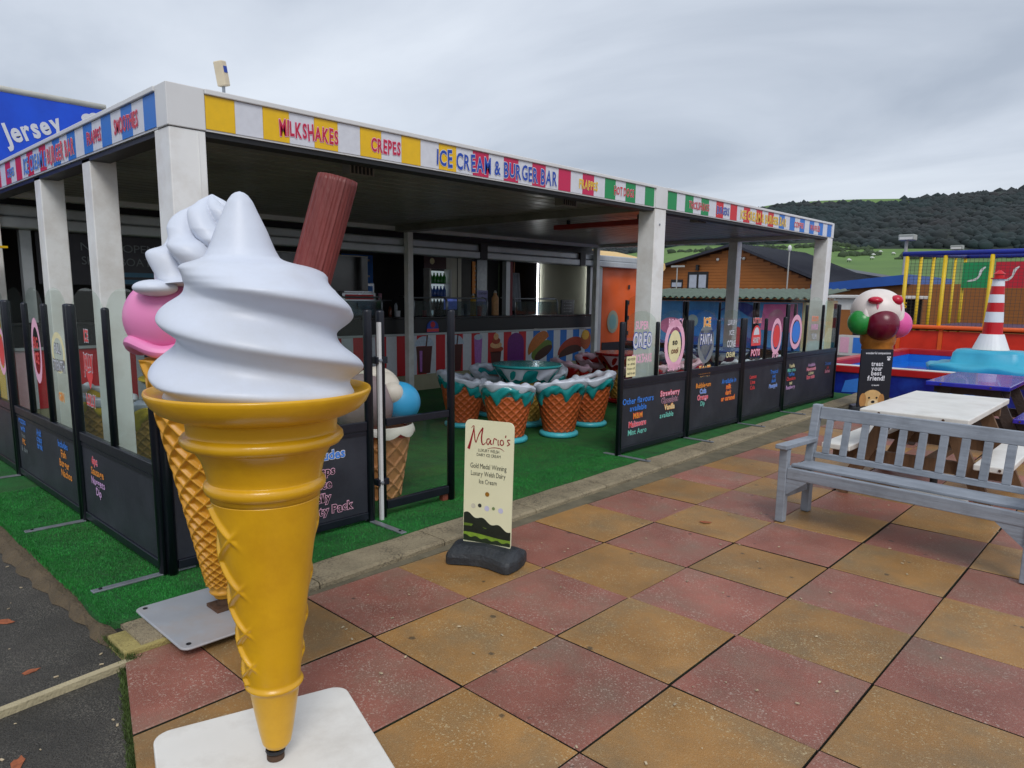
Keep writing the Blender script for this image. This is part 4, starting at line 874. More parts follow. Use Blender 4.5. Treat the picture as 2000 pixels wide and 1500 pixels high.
WTOP = mat('table_white', C(222, 220, 214), .35, .06, 6, dirt=C(170, 160, 140), dscale=4, damt=.3)
WOODL = mat('leg_wood', C(112, 82, 56), .7, .3, 5, bump=.3, bscale=40, stretch=(8, 8, .8), dirt=C(60, 44, 32), damt=.5)
DARKW = mat('dark_wood', C(58, 46, 40), .7, .3, 6, bump=.3, bscale=40)
def picnic(name, label, x0, x1, y0, y1, top, seat, frame, zt=.74, zs_=.43, seg=1, group=None):
    cx, cyy = (x0+x1)/2, (y0+y1)/2; t = thing(name, label, 'table', (cx, cyy, .003), group=group)
    bb = MB(); bb.box(x0, x1, y0, y1, zt-.045, zt); tp = obj('tabletop', bb, top, t, bevel=.008)
    for yv in (y0,):
        for xx in (x0+.14, x1-.16):
            bb = MB(); bb.lathe([(.010, 0), (.010, .004), (.001, .005)], 8); bb.v = [(xx+v[0], yv-.0005-v[2], zt-.022+v[1]) for v in bb.v]; obj('bolt', bb, RUST, tp)
    for xa in (x0-.27, x1+.05):
        bb = MB(); bb.box(xa, xa+.22, y0+.02, y1-.02, zs_-.045, zs_); st = obj('bench_seat', bb, seat, t, bevel=.008)
        for xx in (xa+.06, xa+.16):
            bb = MB(); bb.lathe([(.010, 0), (.010, .004), (.001, .005)], 8); bb.v = [(xx+v[0], y0+.0195-v[2], zs_-.022+v[1]) for v in bb.v]; obj('bolt', bb, RUST, st)
    for yv in (y0+.22, y1-.22):
        for s_ in (-1, 1):
            xt = cx+s_*(.20); xb = cx+s_*(.52); bb = MB(); bb.beam((xt, yv, zt-.046), (xb, yv, .005), .045, .10, (s_, 0, .3)); obj('leg', bb, frame, t)
        bb = MB(); bb.beam((x0-.25, yv+.048, zs_-.096), (x1+.25, yv+.048, zs_-.096), .045, .095); obj('crossbar', bb, frame, t)
        bb = MB(); bb.beam((x0+.03, yv+.048, zt-.092), (x1-.03, yv+.048, zt-.092), .045, .09); obj('crossbar', bb, frame, t)
    bb = MB(); bb.beam((cx, y0+.29, zs_-.16), (cx, y1-.17, zs_-.16), .09, .045); obj('stretcher', bb, frame, t)
    return t
picnic('picnic_table', 'white topped wooden picnic table behind the grey bench', -.385, .345, 3.38, 4.97, WTOP, WTOP, WOODL, .74, .43)
BLT = mat('table_blue', C(24, 40, 170), .22, .1, 4, coat=.3, dirt=C(90, 50, 160), dscale=1.2, damt=.7)
picnic('picnic_table', 'glossy blue topped picnic table with purple print beside the pool', -.54, .20, 5.98, 7.40, BLT, BLT, DARKW, .74, .43)
REDT = mat('table_orange', C(220, 66, 24), .3, .08, 4)
picnic('picnic_table', 'orange red topped picnic table beyond the blue one', .35, 1.1, 8.35, 9.75, REDT, REDT, WOODL, .76, .43)
pb = thing('parasol_base', 'round white parasol base on the slabs under the picnic table', 'parasol base', (.06, 3.9, .003))
bb = MB(); bb.lathe([(.24, .003), (.25, .02), (.24, .05), (.08, .085), (.05, .10)], 36, (.06, 3.9, 0)); obj('disc', bb, WTOP, pb, smooth=True)
bb = MB(); bb.tube([(.06, 3.9, .1), (.06, 3.9, .30)], .028); obj('socket', bb, DARKT, pb)

# ------------------------------------------------------------------ cone stools and tables
def mk_stool(name, label, group, loc, face, wcol, drip, base, seatc):
    t = thing(name, label, 'stool', loc, face, group)
    bb = MB(); bb.lathe([(.19, 0), (.212, .008), (.218, .028), (.212, .050), (.19, .058), (.05, .059)], 40); obj('base_ring', bb, base, t, smooth=True, world=False)
    def hz(a): return .495+.125*(.5+.5*math.cos(a))**1.1       # rim is higher at the back (a = 0)
    obj('cone_shell', waffle([(.0592, .165), (.30, .215), (.50, .252)], 16, .011, .12, 64, 210), wcol, t, smooth=True, world=False)
    n = 96; rs = random.Random(11); ph_ = [rs.uniform(0, 6.28) for _ in range(6)]
    def low(a): return .125+.045*math.sin(5*a+ph_[0])+.03*math.sin(9*a+ph_[1])+.02*math.sin(15*a+ph_[2])
    def skirt(i, k):
        a = 2*PI*k/n; s_ = i/9; top = hz(a); z = top-s_*max(.03, low(a)+.02); r = .2525+(z-.5)*.18+.030*math.sin(PI*min(1, s_*1.05))**.5+.005*math.sin(11*a+9*s_)
        if i == 9: r -= .012
        return (r*math.cos(a), r*math.sin(a), z)
    bb = MB(); bb.rings(skirt, 10, n, False); obj('drip_band', bb, drip, t, smooth=True, world=False)
    def foam(i, k):
        a = 2*PI*k/n; q = 2*PI*i/14; rr_ = .046+.007*math.sin(5*a+ph_[3])+.005*math.sin(11*a+ph_[4])
        low2 = .020*(1+math.sin(6*a+ph_[5])+.6*math.sin(11*a))
        z = hz(a)+.012+rr_*math.sin(q)*.85-(low2 if 2 <= i <= 5 or math.sin(q) < -.2 else 0); r = .252+rr_*math.cos(q)*1.05
        return (r*math.cos(a), r*math.sin(a), z)
    bb = MB(); bb.rings(lambda i, k: foam(i % 14, k), 15, n, False); obj('cream_rim', bb, seatc, t, smooth=True, world=False)
    bb = MB(); bb.lathe([(.225, .455), (.10, .445), (.001, .444)], 40); bb.lathe([(.24, .43), (.226, .456)], 40); obj('seat', bb, drip, t, smooth=True, world=False)
    bb = MB(); bb.rings(lambda i, k: ((.238-.004*i)*math.cos(PI*(k/24-.5)*1.2), (.238-.004*i)*math.sin(PI*(k/24-.5)*1.2), .45+(hz(PI*(k/24-.5)*1.2)-.45)*i/3), 4, 25, False); bb.f = [f for f in bb.f if not (f[0] % 25 == 24)]; obj('backrest', bb, drip, t, smooth=True, world=False)
    return t
def mk_table(name, label, loc, wcol, drip, base, cream_, group=None):
    t = thing(name, label, 'table', loc, 0, group)
    bb = MB(); bb.lathe([(.20, 0), (.225, .008), (.23, .03), (.222, .055), (.2, .062), (.05, .063)], 40); obj('base_ring', bb, base, t, smooth=True, world=False)
    obj('cone_shell', waffle([(.0632, .15), (.35, .20), (.60, .25)], 14, .012, .12, 64, 200), wcol, t, smooth=True, world=False)
    bb = MB(); bb.lathe([(.35, .70), (.405, .705), (.42, .715), (.42, .728), (.41, .736), (.02, .7365)], 64); obj('tabletop', bb, drip, t, smooth=False, world=False, bevel=.004)
    n = 96
    def under(i, k):
        a = 2*PI*k/n; s_ = i/9; lo = .20+.07*math.sin(4*a+1)+.05*math.sin(7*a); z = .708-s_*lo; r = .395-.15*s_**1.2*(lo/.2)+.012*math.sin(9*a+5*s_); return (max(r, .235)*math.cos(a), max(r, .235)*math.sin(a), z)
    bb = MB(); bb.rings(under, 10, n, False); obj('drip_band', bb, drip, t, smooth=True, world=False)
    def under2(i, k):
        a = 2*PI*k/n; s_ = i/9; lo = .10+.06*math.sin(5*a+2)+.03*math.sin(11*a); z = .7-s_*max(.03, lo); r = .408-.10*s_+.01*math.sin(8*a+4*s_); return (r*math.cos(a), r*math.sin(a), z)
    bb = MB(); bb.rings(under2, 10, n, False); obj('cream_drip', bb, cream_, t, smooth=True, world=False)
    return t
TEAL = mat('teal_gloss', C(36, 148, 150), .22, .12, 6, coat=.2); TEALB = mat('teal_base', C(70, 176, 190), .35, .08, 6)
FOAM = mat('foam_white', C(206, 212, 226), .35, .06, 8); WAFO = mat('waffle_orange', C(182, 90, 44), .42, .15, 5, dirt=C(140, 52, 24), dscale=6, damt=.4)
WAFY = mat('waffle_olive', C(176, 138, 60), .42, .15, 5); REDG = mat('red_gloss', C(160, 22, 26), .25, .1, 6, coat=.2); PINKF = mat('foam_pink', C(226, 186, 200), .35, .06, 8)
BLUG = mat('blue_gloss', C(60, 70, 120), .25, .1, 6); YELG = mat('yellow_gloss', C(206, 180, 40), .3, .1, 6)
def setup(col, tcen, stools, mats, labels, tlabel):
    wcol, drip, base, foam_ = mats
    src = None
    for k, (x, yv) in enumerate(stools):
        face = math.atan2(yv-tcen[1], x-tcen[0])
        if src is None: src = mk_stool('cone_stool', labels[k], col+' cone stools', (x, yv, ZG), face, wcol, drip, base, foam_); o = src
        else: o = copy_tree(src); o.location = (x, yv, ZG); o.rotation_euler = (0, 0, face); o['label'] = labels[k]
    mk_table('cone_table', tlabel, (tcen[0], tcen[1], ZG), WAFY, drip, base, foam_)
setup('teal', (-4.25, 3.82), [(-3.56, 3.60), (-3.74, 2.96), (-4.72, 3.22), (-3.72, 4.36), (-4.66, 4.62), (-5.02, 4.02)], (WAFO, TEAL, TEALB, FOAM),
      ['teal and white cone stool beside the dark panel, nearest the kerb', 'teal and white cone stool behind the cream pavement sign', 'teal and white cone stool beside the gate post', 'teal and white cone stool close to the canopy post', 'teal and white cone stool between the teal table and the red set', 'teal and white cone stool behind the teal table towards the counter'],
      'round teal topped cone table with dripping white cream')
setup('red', (-4.55, 6.25), [(-3.86, 5.75), (-4.95, 5.55), (-5.25, 6.5), (-3.9, 6.85)], (WAFO, REDG, REDG, PINKF),
      ['red and pink cone stool beside the canopy post', 'red and pink cone stool next to the teal set', 'red and pink cone stool closest to the orange banner', 'red and pink cone stool behind the soda float sticker'], 'round red topped cone table with pink cream')
setup('blue', (-3.95, 8.15), [(-3.35, 7.6), (-4.6, 7.75), (-3.3, 8.65), (-4.6, 8.7)], (WAFO, BLUG, BLUG, FOAM),
      ['dark blue and white cone stool behind the red dome sticker', 'dark blue and white cone stool between red set and far panels', 'dark blue and white cone stool in the far front corner', 'dark blue and white cone stool against the far end panels'], 'round dark blue topped cone table with white cream')
setup('yellow', (-5.45, .35), [(-4.80, -.20), (-5.95, -.25), (-4.85, .95), (-6.1, .9)], (WAFY, YELG, YELG, FOAM),
      ['yellow and white cone stool behind the corner glass panel', 'yellow and white cone stool beside the slim white post', 'yellow and white cone stool between yellow table and gate', 'yellow and white cone stool in the dim corner by the counter'], 'round yellow topped cone table behind the left glass panels')

# ------------------------------------------------------------------ food kiosk along the back of the seating
KX = -7.50; KY0, KY1 = -1.6, 9.42
kiosk = thing('food_kiosk', 'long dark food kiosk counter with striped picture front under the canopy', 'kiosk', (KX, 4, ZG))
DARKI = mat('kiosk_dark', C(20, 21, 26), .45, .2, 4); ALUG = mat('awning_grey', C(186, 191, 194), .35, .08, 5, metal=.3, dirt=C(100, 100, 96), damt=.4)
def kb(name, x0, x1, y0, y1, z0, z1, m, par=kiosk, bev=0.0): bb = MB(); bb.box(x0, x1, y0, y1, z0, z1); return obj(name, bb, m, par, bevel=bev)
SKIRT = mat('skirting_beige', C(170, 164, 136), .6, .12, 5, dirt=C(110, 104, 84), damt=.5)
y = KY0
while y < KY1-.1:
    kb('skirting_board', KX-.03, KX, y+.002, min(y+1.2, KY1)-.002, ZG, .286, SKIRT); y += 1.2
kb('front_frame', KX-.06, KX-.031, KY0, KY1, .04, .918, DARKI)
kb('counter_front', KX-.03, KX-.002, KY0, KY1, .957, 1.178, DARKI)
kb('counter_top', KX-.55, KX+.02, KY0, KY1, 1.18, 1.215, mat('counter_black', C(24, 24, 28), .25, .1, 6), bev=.006)
kb('counter_edge', KX-.03, KX+.015, KY0, KY1, .921, .952, ALUG)
y = KY0; k = 0
while y < KY1-.02:
    c_ = ('blue', 'white')[k % 2] if y > 7.5 else (('red', 'white')[k % 2])
    kb('stripe', KX-.03, KX-.004-.0006*(k % 2), y, min(y+.20, KY1)-.001, .29, .916, TEXTC[c_]); y += .20; k += 1
# food pictures printed on the front
def fp(name, yc, zc, poly, m, l): bb = MB(); bb.flat(poly, (KX-.003+l*.0012, yc, zc), (0, 1, 0), (0, 0, 1)); return obj(name, bb, m, kiosk)
PR = {k: mat('food_'+k, C(*v), .45, .2, 25) for k, v in dict(bun=(196, 110, 44), bun2=(170, 84, 30), lettuce=(110, 130, 50), patty=(76, 42, 28), sausage=(170, 60, 30), purple=(110, 24, 120), lilac=(176, 110, 190), pale=(186, 200, 218), choc=(84, 30, 26), peach=(226, 172, 120), shade=(60, 30, 60), yellow=(220, 170, 50)).items()}
def lolly(w_, h_): return [(-w_, -h_), (w_, -h_), (w_, h_*.35)]+[(w_*math.cos(a), h_*.35+h_*.65*math.sin(a)) for a in np.linspace(.2, PI-.2, 10)]+[(-w_, h_*.35)]
def cup(w_, h_): return [(-w_*.72, -h_), (w_*.72, -h_), (w_, h_), (-w_, h_)]
# iced drinks
for yc, c_ in ((4.95, 'choc'), (5.62, 'choc')):
    fp('drink_print', yc, .52, cup(.17, .22), PR[c_], 1); fp('drink_print', yc-.07, .50, cup(.03, .17), PR['lilac'], 2)
    fp('drink_print', yc, .745, [(.2*math.cos(a), .16*math.sin(a)) for a in np.linspace(0, PI, 12)], PR['pale'], 1); fp('drink_print', yc+.02, .78, [(-.01, -.15), (.02, -.15), (.06, .14), (.03, .14)], PR['choc'], 2)
fp('drink_print', 6.16, .58, cup(.10, .27), PR['lilac'], 1); fp('drink_print', 6.16, .85, ell(.10, .05), PR['pale'], 2)
for q in range(4): fp('sundae_print', 6.60, .62+.075*q, ell(.19-.042*q, .06), PR['peach' if q % 2 else 'sausage'], 1+q)
fp('sundae_print', 6.60, .44, cup(.14, .14), PR['choc'], 1)
fp('lolly_print', 7.12, .60, lolly(.22, .30), PR['purple'], 1)
fp('burger_print', 7.80, .66, [(.30*math.cos(a)*1.0-.05, .22*math.sin(a)+.12*math.cos(a)) for a in np.linspace(.1, PI+.4, 16)], PR['bun'], 2)
fp('burger_print', 7.85, .55, [(.30*math.cos(a), .16*math.sin(a)+.10*math.cos(a)) for a in np.linspace(0, 2*PI, 20)], PR['lettuce'], 1); fp('burger_print', 7.9, .50, [(.26*math.cos(a), .10*math.sin(a)+.10*math.cos(a)) for a in np.linspace(0, 2*PI, 20)], PR['patty'], 1.5)
fp('hotdog_print', 8.75, .52, [(.42*math.cos(a), .24*math.sin(a)+.08*math.cos(a)) for a in np.linspace(-.1, PI+.1, 18)], PR['sausage'], 1); fp('hotdog_print', 8.72, .44, [(.36*math.cos(a), .16*math.sin(a)+.06*math.cos(a)) for a in np.linspace(-.1, PI+.1, 18)], PR['patty'], 2)
fp('fries_print', 9.22, .70, ell(.17, .20), PR['bun2'], 2); fp('fries_print', 9.20, .80, ell(.12, .10), PR['yellow'], 3)
# frame posts, awning cassette
for yv in (-.45, 2.0, 6.80, 9.26):
    kb('frame_post', KX-.06, KX+.04, yv, yv+.10, 1.2155, 2.165, ALUG)
kb('blue_strip', KX-.055, KX+.02, 9.362, 9.42, 1.2155, 2.165, TEXTC['navyblue'])
kb('red_strip', KX-.05, KX+.02, 6.902, 6.99, 1.2155, 2.165, mat('strip_red', C(120, 20, 30), .5))
kb('awning_cassette', KX-.02, KX+.16, KY0, 10.9, 2.285, 2.40, ALUG, bev=.02); kb('awning_bar', KX+.02, KX+.20, KY0, 10.9, 2.168, 2.281, ALUG, bev=.015)
for yv in (3.1, 6.0, 8.7): kb('awning_bracket', KX+.0, KX+.215, yv, yv+.16, 2.16, 2.41, DARKT)
# shell
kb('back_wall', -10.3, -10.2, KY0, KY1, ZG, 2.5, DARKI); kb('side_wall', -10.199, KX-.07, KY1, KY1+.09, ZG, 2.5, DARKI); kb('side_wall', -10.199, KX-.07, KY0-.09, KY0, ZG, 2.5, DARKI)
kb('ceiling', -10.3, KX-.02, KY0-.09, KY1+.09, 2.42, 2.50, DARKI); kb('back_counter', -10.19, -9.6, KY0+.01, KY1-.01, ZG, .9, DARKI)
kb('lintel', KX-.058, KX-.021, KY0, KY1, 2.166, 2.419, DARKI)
kb('header_sign', KX-.059, KX-.022, -.3, 2.0, 1.62, 2.164, mat('header_dark', C(26, 24, 38), .35))
text('NOW OPEN IN', (KX-.021, .12, 1.99), (0, 1, 0), (0, 0, 1), .95, .09, TEXTC['grey'], kiosk, .0); text('SHOWBOAT BAR', (KX-.021, .12, 1.84), (0, 1, 0), (0, 0, 1), 1.0, .09, TEXTC['grey'], kiosk, .0)
for z in (1.74, 1.66): kb('sign_band', KX-.0205, KX-.019, .2, 1.0, z-.025, z+.025, mat('band_blue', C(70, 120, 150), .5))
kb('menu_screen', KX-.5, KX-.45, 2.5, 4.2, 1.45, 2.12, mat('screen_black', C(12, 12, 15), .12)); kb('screen_trim', KX-.449, KX-.44, 2.5, 4.2, 2.121, 2.135, WHITE)
# things in the kiosk
LITW = mat('tube_light', (.95, .97, 1, 1), .4, 0, emit=6.0); LITS = mat('spot_light', (1, .85, .6, 1), .4, 0, emit=12.0)
def kt(name, label, cat, px0, px1, X, depth, m, bev=.0, group=None, parent=None):
    a = onx(px0, X); c_ = onx(px1, X); y0, y1 = sorted((a[1], c_[1])); z0, z1 = sorted((a[2], c_[2])); bb = MB(); bb.box(X-depth, X, y0, y1, z0, z1)
    o = obj(name, bb, m, parent, bevel=bev)
    return (tag(o, label, cat, group) if label else o), (y0, y1, z0, z1)
kb('inner_lining', -8.92, KX-.14, KY1-.03, KY1-.002, .96, 2.41, mat('lining_cream', C(214, 214, 192), .4, .05, 4))
for k, xx in enumerate((-8.96, KX-.10)):
    t = thing('light_tube', ['lit white light tube at the inner edge of the cream kiosk lining', 'lit white light tube at the outer edge of the cream kiosk lining'][k], 'light', (xx, KY1-.06, 1.1))
    bb = MB(); bb.tube([(xx, KY1-.06, 1.12), (xx, KY1-.06, 2.28)], .018, 10); obj('tube', bb, LITW, t)
    bb = MB(); bb.box(xx-.025, xx+.025, KY1-.085, KY1-.031, 1.05, 1.118); bb.box(xx-.025, xx+.025, KY1-.085, KY1-.031, 2.282, 2.35); obj('fitting', bb, WHITE, t)
for k, (px, X) in enumerate((((245, 443), -8.0), ((548, 462), -8.0), ((955, 494), -8.0), ((660, 475), -8.0))):
    q = onx(px, X); bb = MB(); bb.lathe([(.03, 2.398), (.035, 2.405), (.035, 2.4195)], 14, (X, q[1], 0))
    tag(obj('downlight', bb, LITS), ['small lit downlight above the dark header sign', 'small lit downlight behind the brown flake', 'small lit downlight above the price card', 'small lit downlight above the menu screen'][k], 'light', 'kiosk ceiling downlights')
# drinks fridge
fr = thing('drinks_fridge', 'tall glass front drinks fridge with green bottles at the back of the kiosk', 'fridge', (-9.3, 6.75, ZG))
def fb(name, x0, x1, y0, y1, z0, z1, m, par=None): bb = MB(); bb.box(x0, x1, y0, y1, z0, z1); return obj(name, bb, m, par or fr)
GY0, GY1 = 6.42, 6.98
FRW = mat('fridge_inner', C(190, 205, 210), .4, .05, emit=.35)
fb('cabinet', -9.58, -9.30, GY0, GY1, .93, 2.34, mat('fridge_black', C(26, 20, 24), .3)); fb('lit_liner', -9.2995, -9.28, GY0+.04, GY1-.04, 1.0, 2.02, FRW)
fb('header', -9.2995, -9.26, GY0, GY1, 2.06, 2.34, mat('fridge_header', C(60, 16, 22), .35))
bb = MB(); bb.flat(ell(.06, .06), (-9.2585, GY0+.2, 2.2), (0, 1, 0), (0, 0, 1)); obj('logo', bb, TEXTC['peach'] if 'peach' in TEXTC else TEXTC['cream'], fr)
for q in range(4):
    z = 1.03+.25*q; fb('shelf', -9.2795, -9.12, GY0+.04, GY1-.04, z-.012, z, STEEL)
    for w_ in range(5):
        bb = MB(); bb.lathe([(.035, z+.0005), (.038, z+.02), (.038, z+.12), (.015, z+.17), (.015, z+.20)], 10, (-9.19, GY0+.10+w_*.085, 0)); obj('bottle', bb, mat('bottle_'+['green', 'dark', 'blue', 'green'][q], C(*[(40, 130, 50), (30, 30, 40), (50, 90, 170), (40, 130, 50)][q]), .15), fr, smooth=True)
fb('side_frame', -9.2795, -9.10, GY0, GY0+.035, .93, 2.05, WHITE); fb('side_frame', -9.2795, -9.10, GY1-.035, GY1, .93, 2.05, WHITE)
dr_ = thing('store_door', 'plain cream store door with dark handle beside the drinks fridge', 'door', (-9.55, 7.35, ZG))
bb = MB(); bb.box(-9.56, -9.52, 7.05, 7.62, .93, 2.40); obj('door_leaf', bb, mat('door_cream', C(206, 204, 188), .5, .05), dr_)
bb = MB(); bb.tube([(-9.50, 7.14, 1.35), (-9.50, 7.14, 1.8)], .014); obj('handle', bb, DARKT, dr_)
bb = MB(); bb.box(-9.519, -9.515, 7.50, 7.52, .95, 2.36); obj('door_edge', bb, DARKT, dr_)
sp2 = thing('steel_panel', 'narrow brushed steel panel on the kiosk back wall', 'panel', (-9.6, 8.2, .9)); bb = MB(); bb.box(-9.62, -9.58, 8.12, 8.42, .902, 2.40); obj('sheet', bb, STEEL, sp2)
# glass guards along the counter
def guard(y0, y1, label):
    t = thing('sneeze_guard', label, 'counter guard', (KX-.1, y0, 1.2155), group='counter glass guards')
    for yv in (y0, y1):
        bb = MB(); bb.tube([(KX-.08, yv, 1.216), (KX-.08, yv, 1.44), (KX-.11, yv, 1.50), (KX-.19, yv, 1.525), (KX-.45, yv, 1.525)], .013, 8); obj('upright', bb, STEEL, t, smooth=True)
    bb = MB(); bb.tube([(KX-.15, y0, 1.512), (KX-.15, y1, 1.512)], .013, 8); obj('top_bar', bb, STEEL, t)
    bb = MB(); bb.box(KX-.084, KX-.078, y0+.014, y1-.014, 1.225, 1.46); obj('pane', bb, glass('guard_glass', (.55, .62, .66, 1), .10, .04), t)
for k, (p0, p1) in enumerate(((672, 752), (815, 878), (880, 958), (1012, 1095))):
    a = onx((p0, 600), KX)[1]; c_ = onx((p1, 600), KX)[1]
    guard(a, c_, ['steel framed counter guard beside the flake side of the kiosk', 'steel framed counter guard in front of the drinks fridge', 'steel framed counter guard under the price card', 'steel framed counter guard in front of the cream lining'][k])
# counter clutter
def bottle(label, px, X, h_, r_, m, group=None):
    q = onx(px, X); z0 = 1.2155; t = thing('sauce_bottle', label, 'bottle', (X, q[1], z0), group=group)
    bb = MB(); bb.lathe([(r_, z0+.0005), (r_*1.04, z0+.02), (r_, z0+h_*.7), (r_*.45, z0+h_*.82), (r_*.45, z0+h_*.9)], 14, (X, q[1], 0)); obj('body', bb, m, t, smooth=True)
    bb = MB(); bb.lathe([(r_*.5, z0+h_*.9), (r_*.2, z0+h_)], 12, (X, q[1], 0)); obj('cap', bb, WHITE, t)
bottle('yellow mustard bottle beside the price card on the counter', (924, 600), KX-.25, .38, .05, PR['yellow'])
bottle('orange sauce bottle on the dark till stand', (967, 600), KX-.25, .44, .065, PR['peach'])
q = onx((942, 600), KX-.22); pc_ = thing('price_card', 'pale lilac price card standing on the kiosk counter', 'card', (KX-.22, q[1], 1.2155))
bb = MB(); bb.box(KX-.225, KX-.22, q[1]-.13, q[1]+.13, 1.40, 1.65); obj('card', bb, mat('card_lilac', C(150, 150, 200), .5), pc_); bb = MB(); bb.tube([(KX-.23, q[1], 1.216), (KX-.23, q[1], 1.5)], .01, 8); obj('stand', bb, STEEL, pc_)
text('CLOSED NOW', (KX-.219, q[1]-.10, 1.58), (0, 1, 0), (0, 0, 1), .20, .035, TEXTC['black'], pc_, 0)
q = onx((1003, 600), KX-.6); ap = thing('hanging_apron', 'pale grey apron hanging inside the kiosk beside the red strip', 'apron', (KX-.6, q[1], 1.3))
bb = MB(); bb.rings(lambda i, k: (KX-.6+.03*math.sin(k*1.3)+.012*(1 if k < 12 else -1), q[1]+(-.5+abs(((k/12) % 2)-1))*(.26+.03*i), 2.0-.12*i), 7, 24, True); obj('cloth', bb, mat('apron_grey', C(140, 146, 156), .8, .15, 8), ap, smooth=True)
bb = MB(); bb.tube([(KX-.6, q[1], 2.0), (KX-.6, q[1]+.01, 2.30), (KX-.6, q[1]+.01, 2.418)], .012, 8); obj('strap', bb, mat('strap_pink', C(190, 130, 110), .7), ap)
q = onx((1110, 600), KX-.2); mc = thing('menu_board', 'small black chalk menu board with curled top on the counter end', 'menu board', (KX-.2, q[1], 1.2155)); bb = MB(); bb.box(KX-.23, KX-.2, q[1]-.22, q[1]+.2, 1.2155, 1.50); obj('board', bb, DARKI, mc, bevel=.01)
for j in range(4): text(['Menu', 'tea', 'cake', 'soup'][j], (KX-.199, q[1]-.15, 1.44-.06*j), (0, 1, 0), (0, 0, 1), .25, .03, TEXTC['grey'], mc, 0)
q = onx((850, 637), KX+.07); rb = thing('round_badge', 'blue round top badge sign with red ribbon on the counter front', 'sign', (KX, q[1], .96))
bb = MB(); bb.prism([(-.12, 0), (.12, 0), (.12, .08)]+[(.12*math.cos(a), .08+.11*math.sin(a)) for a in np.linspace(.1, PI-.1, 10)]+[(-.12, .08)], (KX+.011, q[1], .96), (0, 1, 0), (0, 0, 1), (-.012, 0, 0)); fixn(obj('plate', bb, TEXTC['navyblue'], rb))
bb = MB(); bb.box(KX+.0115, KX+.016, q[1]-.125, q[1]+.125, .97, 1.02); obj('ribbon', bb, TEXTC['softred'], rb); bb = MB(); bb.flat(ell(.05, .05), (KX+.0125, q[1], 1.085), (0, 1, 0), (0, 0, 1)); obj('emblem', bb, TEXTC['red'], rb)
rg = random.Random(9)
for k in range(16):
    yv = 2.6+k*.14+rg.uniform(-.03, .03); h_ = rg.uniform(.14, .26); bb = MB(); z0 = 1.04
    bb.lathe([(.028, 1.2155), (.03, 1.23), (.03, 1.2155+h_*.75), (.012, 1.2155+h_)], 10, (KX-.42+rg.uniform(-.05, .05), yv, 0))
    tag(obj('syrup_bottle', bb, mat('syrup_'+'abc'[k % 3], C(*[(170, 176, 186), (60, 70, 90), (120, 60, 40)][k % 3]), .2), smooth=True), 'small syrup bottle in the row below the menu screen', 'bottle', 'syrup bottles below the menu screen')

# orange banner wall at the end of the kiosk
ob_ = thing('banner_wall', 'bright orange vinyl banner stretched on a white frame beside the kiosk', 'banner', (KX+.02, 9.65, ZG))
YO0, YO1 = 9.66, 11.35
bb = MB()
v = []; nY, nZ = 24, 28
for i in range(nY+1):
    for j in range(nZ+1):
        yv = YO0+(YO1-YO0)*i/nY; z = .06+2.20*j/nZ; v.append((KX+.03+.006*math.sin(i*.9+j*.3)+.008*math.sin(j*.7-i*.35)*(j/nZ), yv, z))
bb.add(v, [(i*(nZ+1)+j, (i+1)*(nZ+1)+j, (i+1)*(nZ+1)+j+1, i*(nZ+1)+j+1) for i in range(nY) for j in range(nZ)])
so_ = obj('banner_sheet', bb, mat('banner_orange', C(226, 92, 22), .4, .08, 3), ob_, smooth=True); sm = so_.modifiers.new('solid', 'SOLIDIFY'); sm.thickness = .004
kb('frame', KX-.06, KX+.06, YO0-.16, YO0-.02, ZG, 2.16, ALUG, ob_); kb('frame', KX-.06, KX+.06, YO1+.01, YO1+.1, ZG, 2.26, ALUG, ob_)
bb = MB(); bb.flat(ell(.20, .24), (KX+.046, YO0+.42, 1.05), (0, 1, 0), (0, 0, 1)); obj('round_print', bb, mat('print_sage', C(150, 150, 130), .5), ob_); bb = MB(); bb.flat(ell(.13, .16), (KX+.0475, YO0+.42, 1.05), (0, 1, 0), (0, 0, 1)); obj('round_print', bb, mat('print_sea', C(110, 150, 150), .5), ob_)
for j in range(4): bb = MB(); bb.box(KX+.046, KX+.048, YO0+.95, YO0+1.02, .75+.33*j, .84+.33*j); obj('dark_print', bb, TEXTC['black'], ob_)
bb = MB(); bb.box(KX+.046, KX+.048, YO0+.05, YO0+.8, .25, .62); obj('dark_print', bb, TEXTC['black'], ob_)
# scalloped cream awning behind the banner
aw = thing('scalloped_awning', 'cream scalloped awning above the orange banner', 'awning', (-8.6, 12, 2.3))
bb = MB(); v = []; n = 40
for k in range(n+1):
    yv = 11.5+2.1*k/n; v += [(-9.9, yv, 2.75), (-8.4, yv, 2.42), (-8.38, yv, 2.30-.07*abs(math.sin(k*.785)))]
bb.add(v, [(3*k+q_, 3*k+q_+3, 3*k+q_+4, 3*k+q_+1) for k in range(n) for q_ in range(2)]); o = obj('canvas', bb, mat('awning_cream', C(214, 180, 120), .7, .12, 5), aw); o.modifiers.new('solid', 'SOLIDIFY').thickness = .01
for yv in (11.6, 13.4): bb = MB(); bb.tube([(-9.8, yv, 0-.03), (-9.8, yv, 2.74)], .03); obj('pole', bb, WHITE, aw)

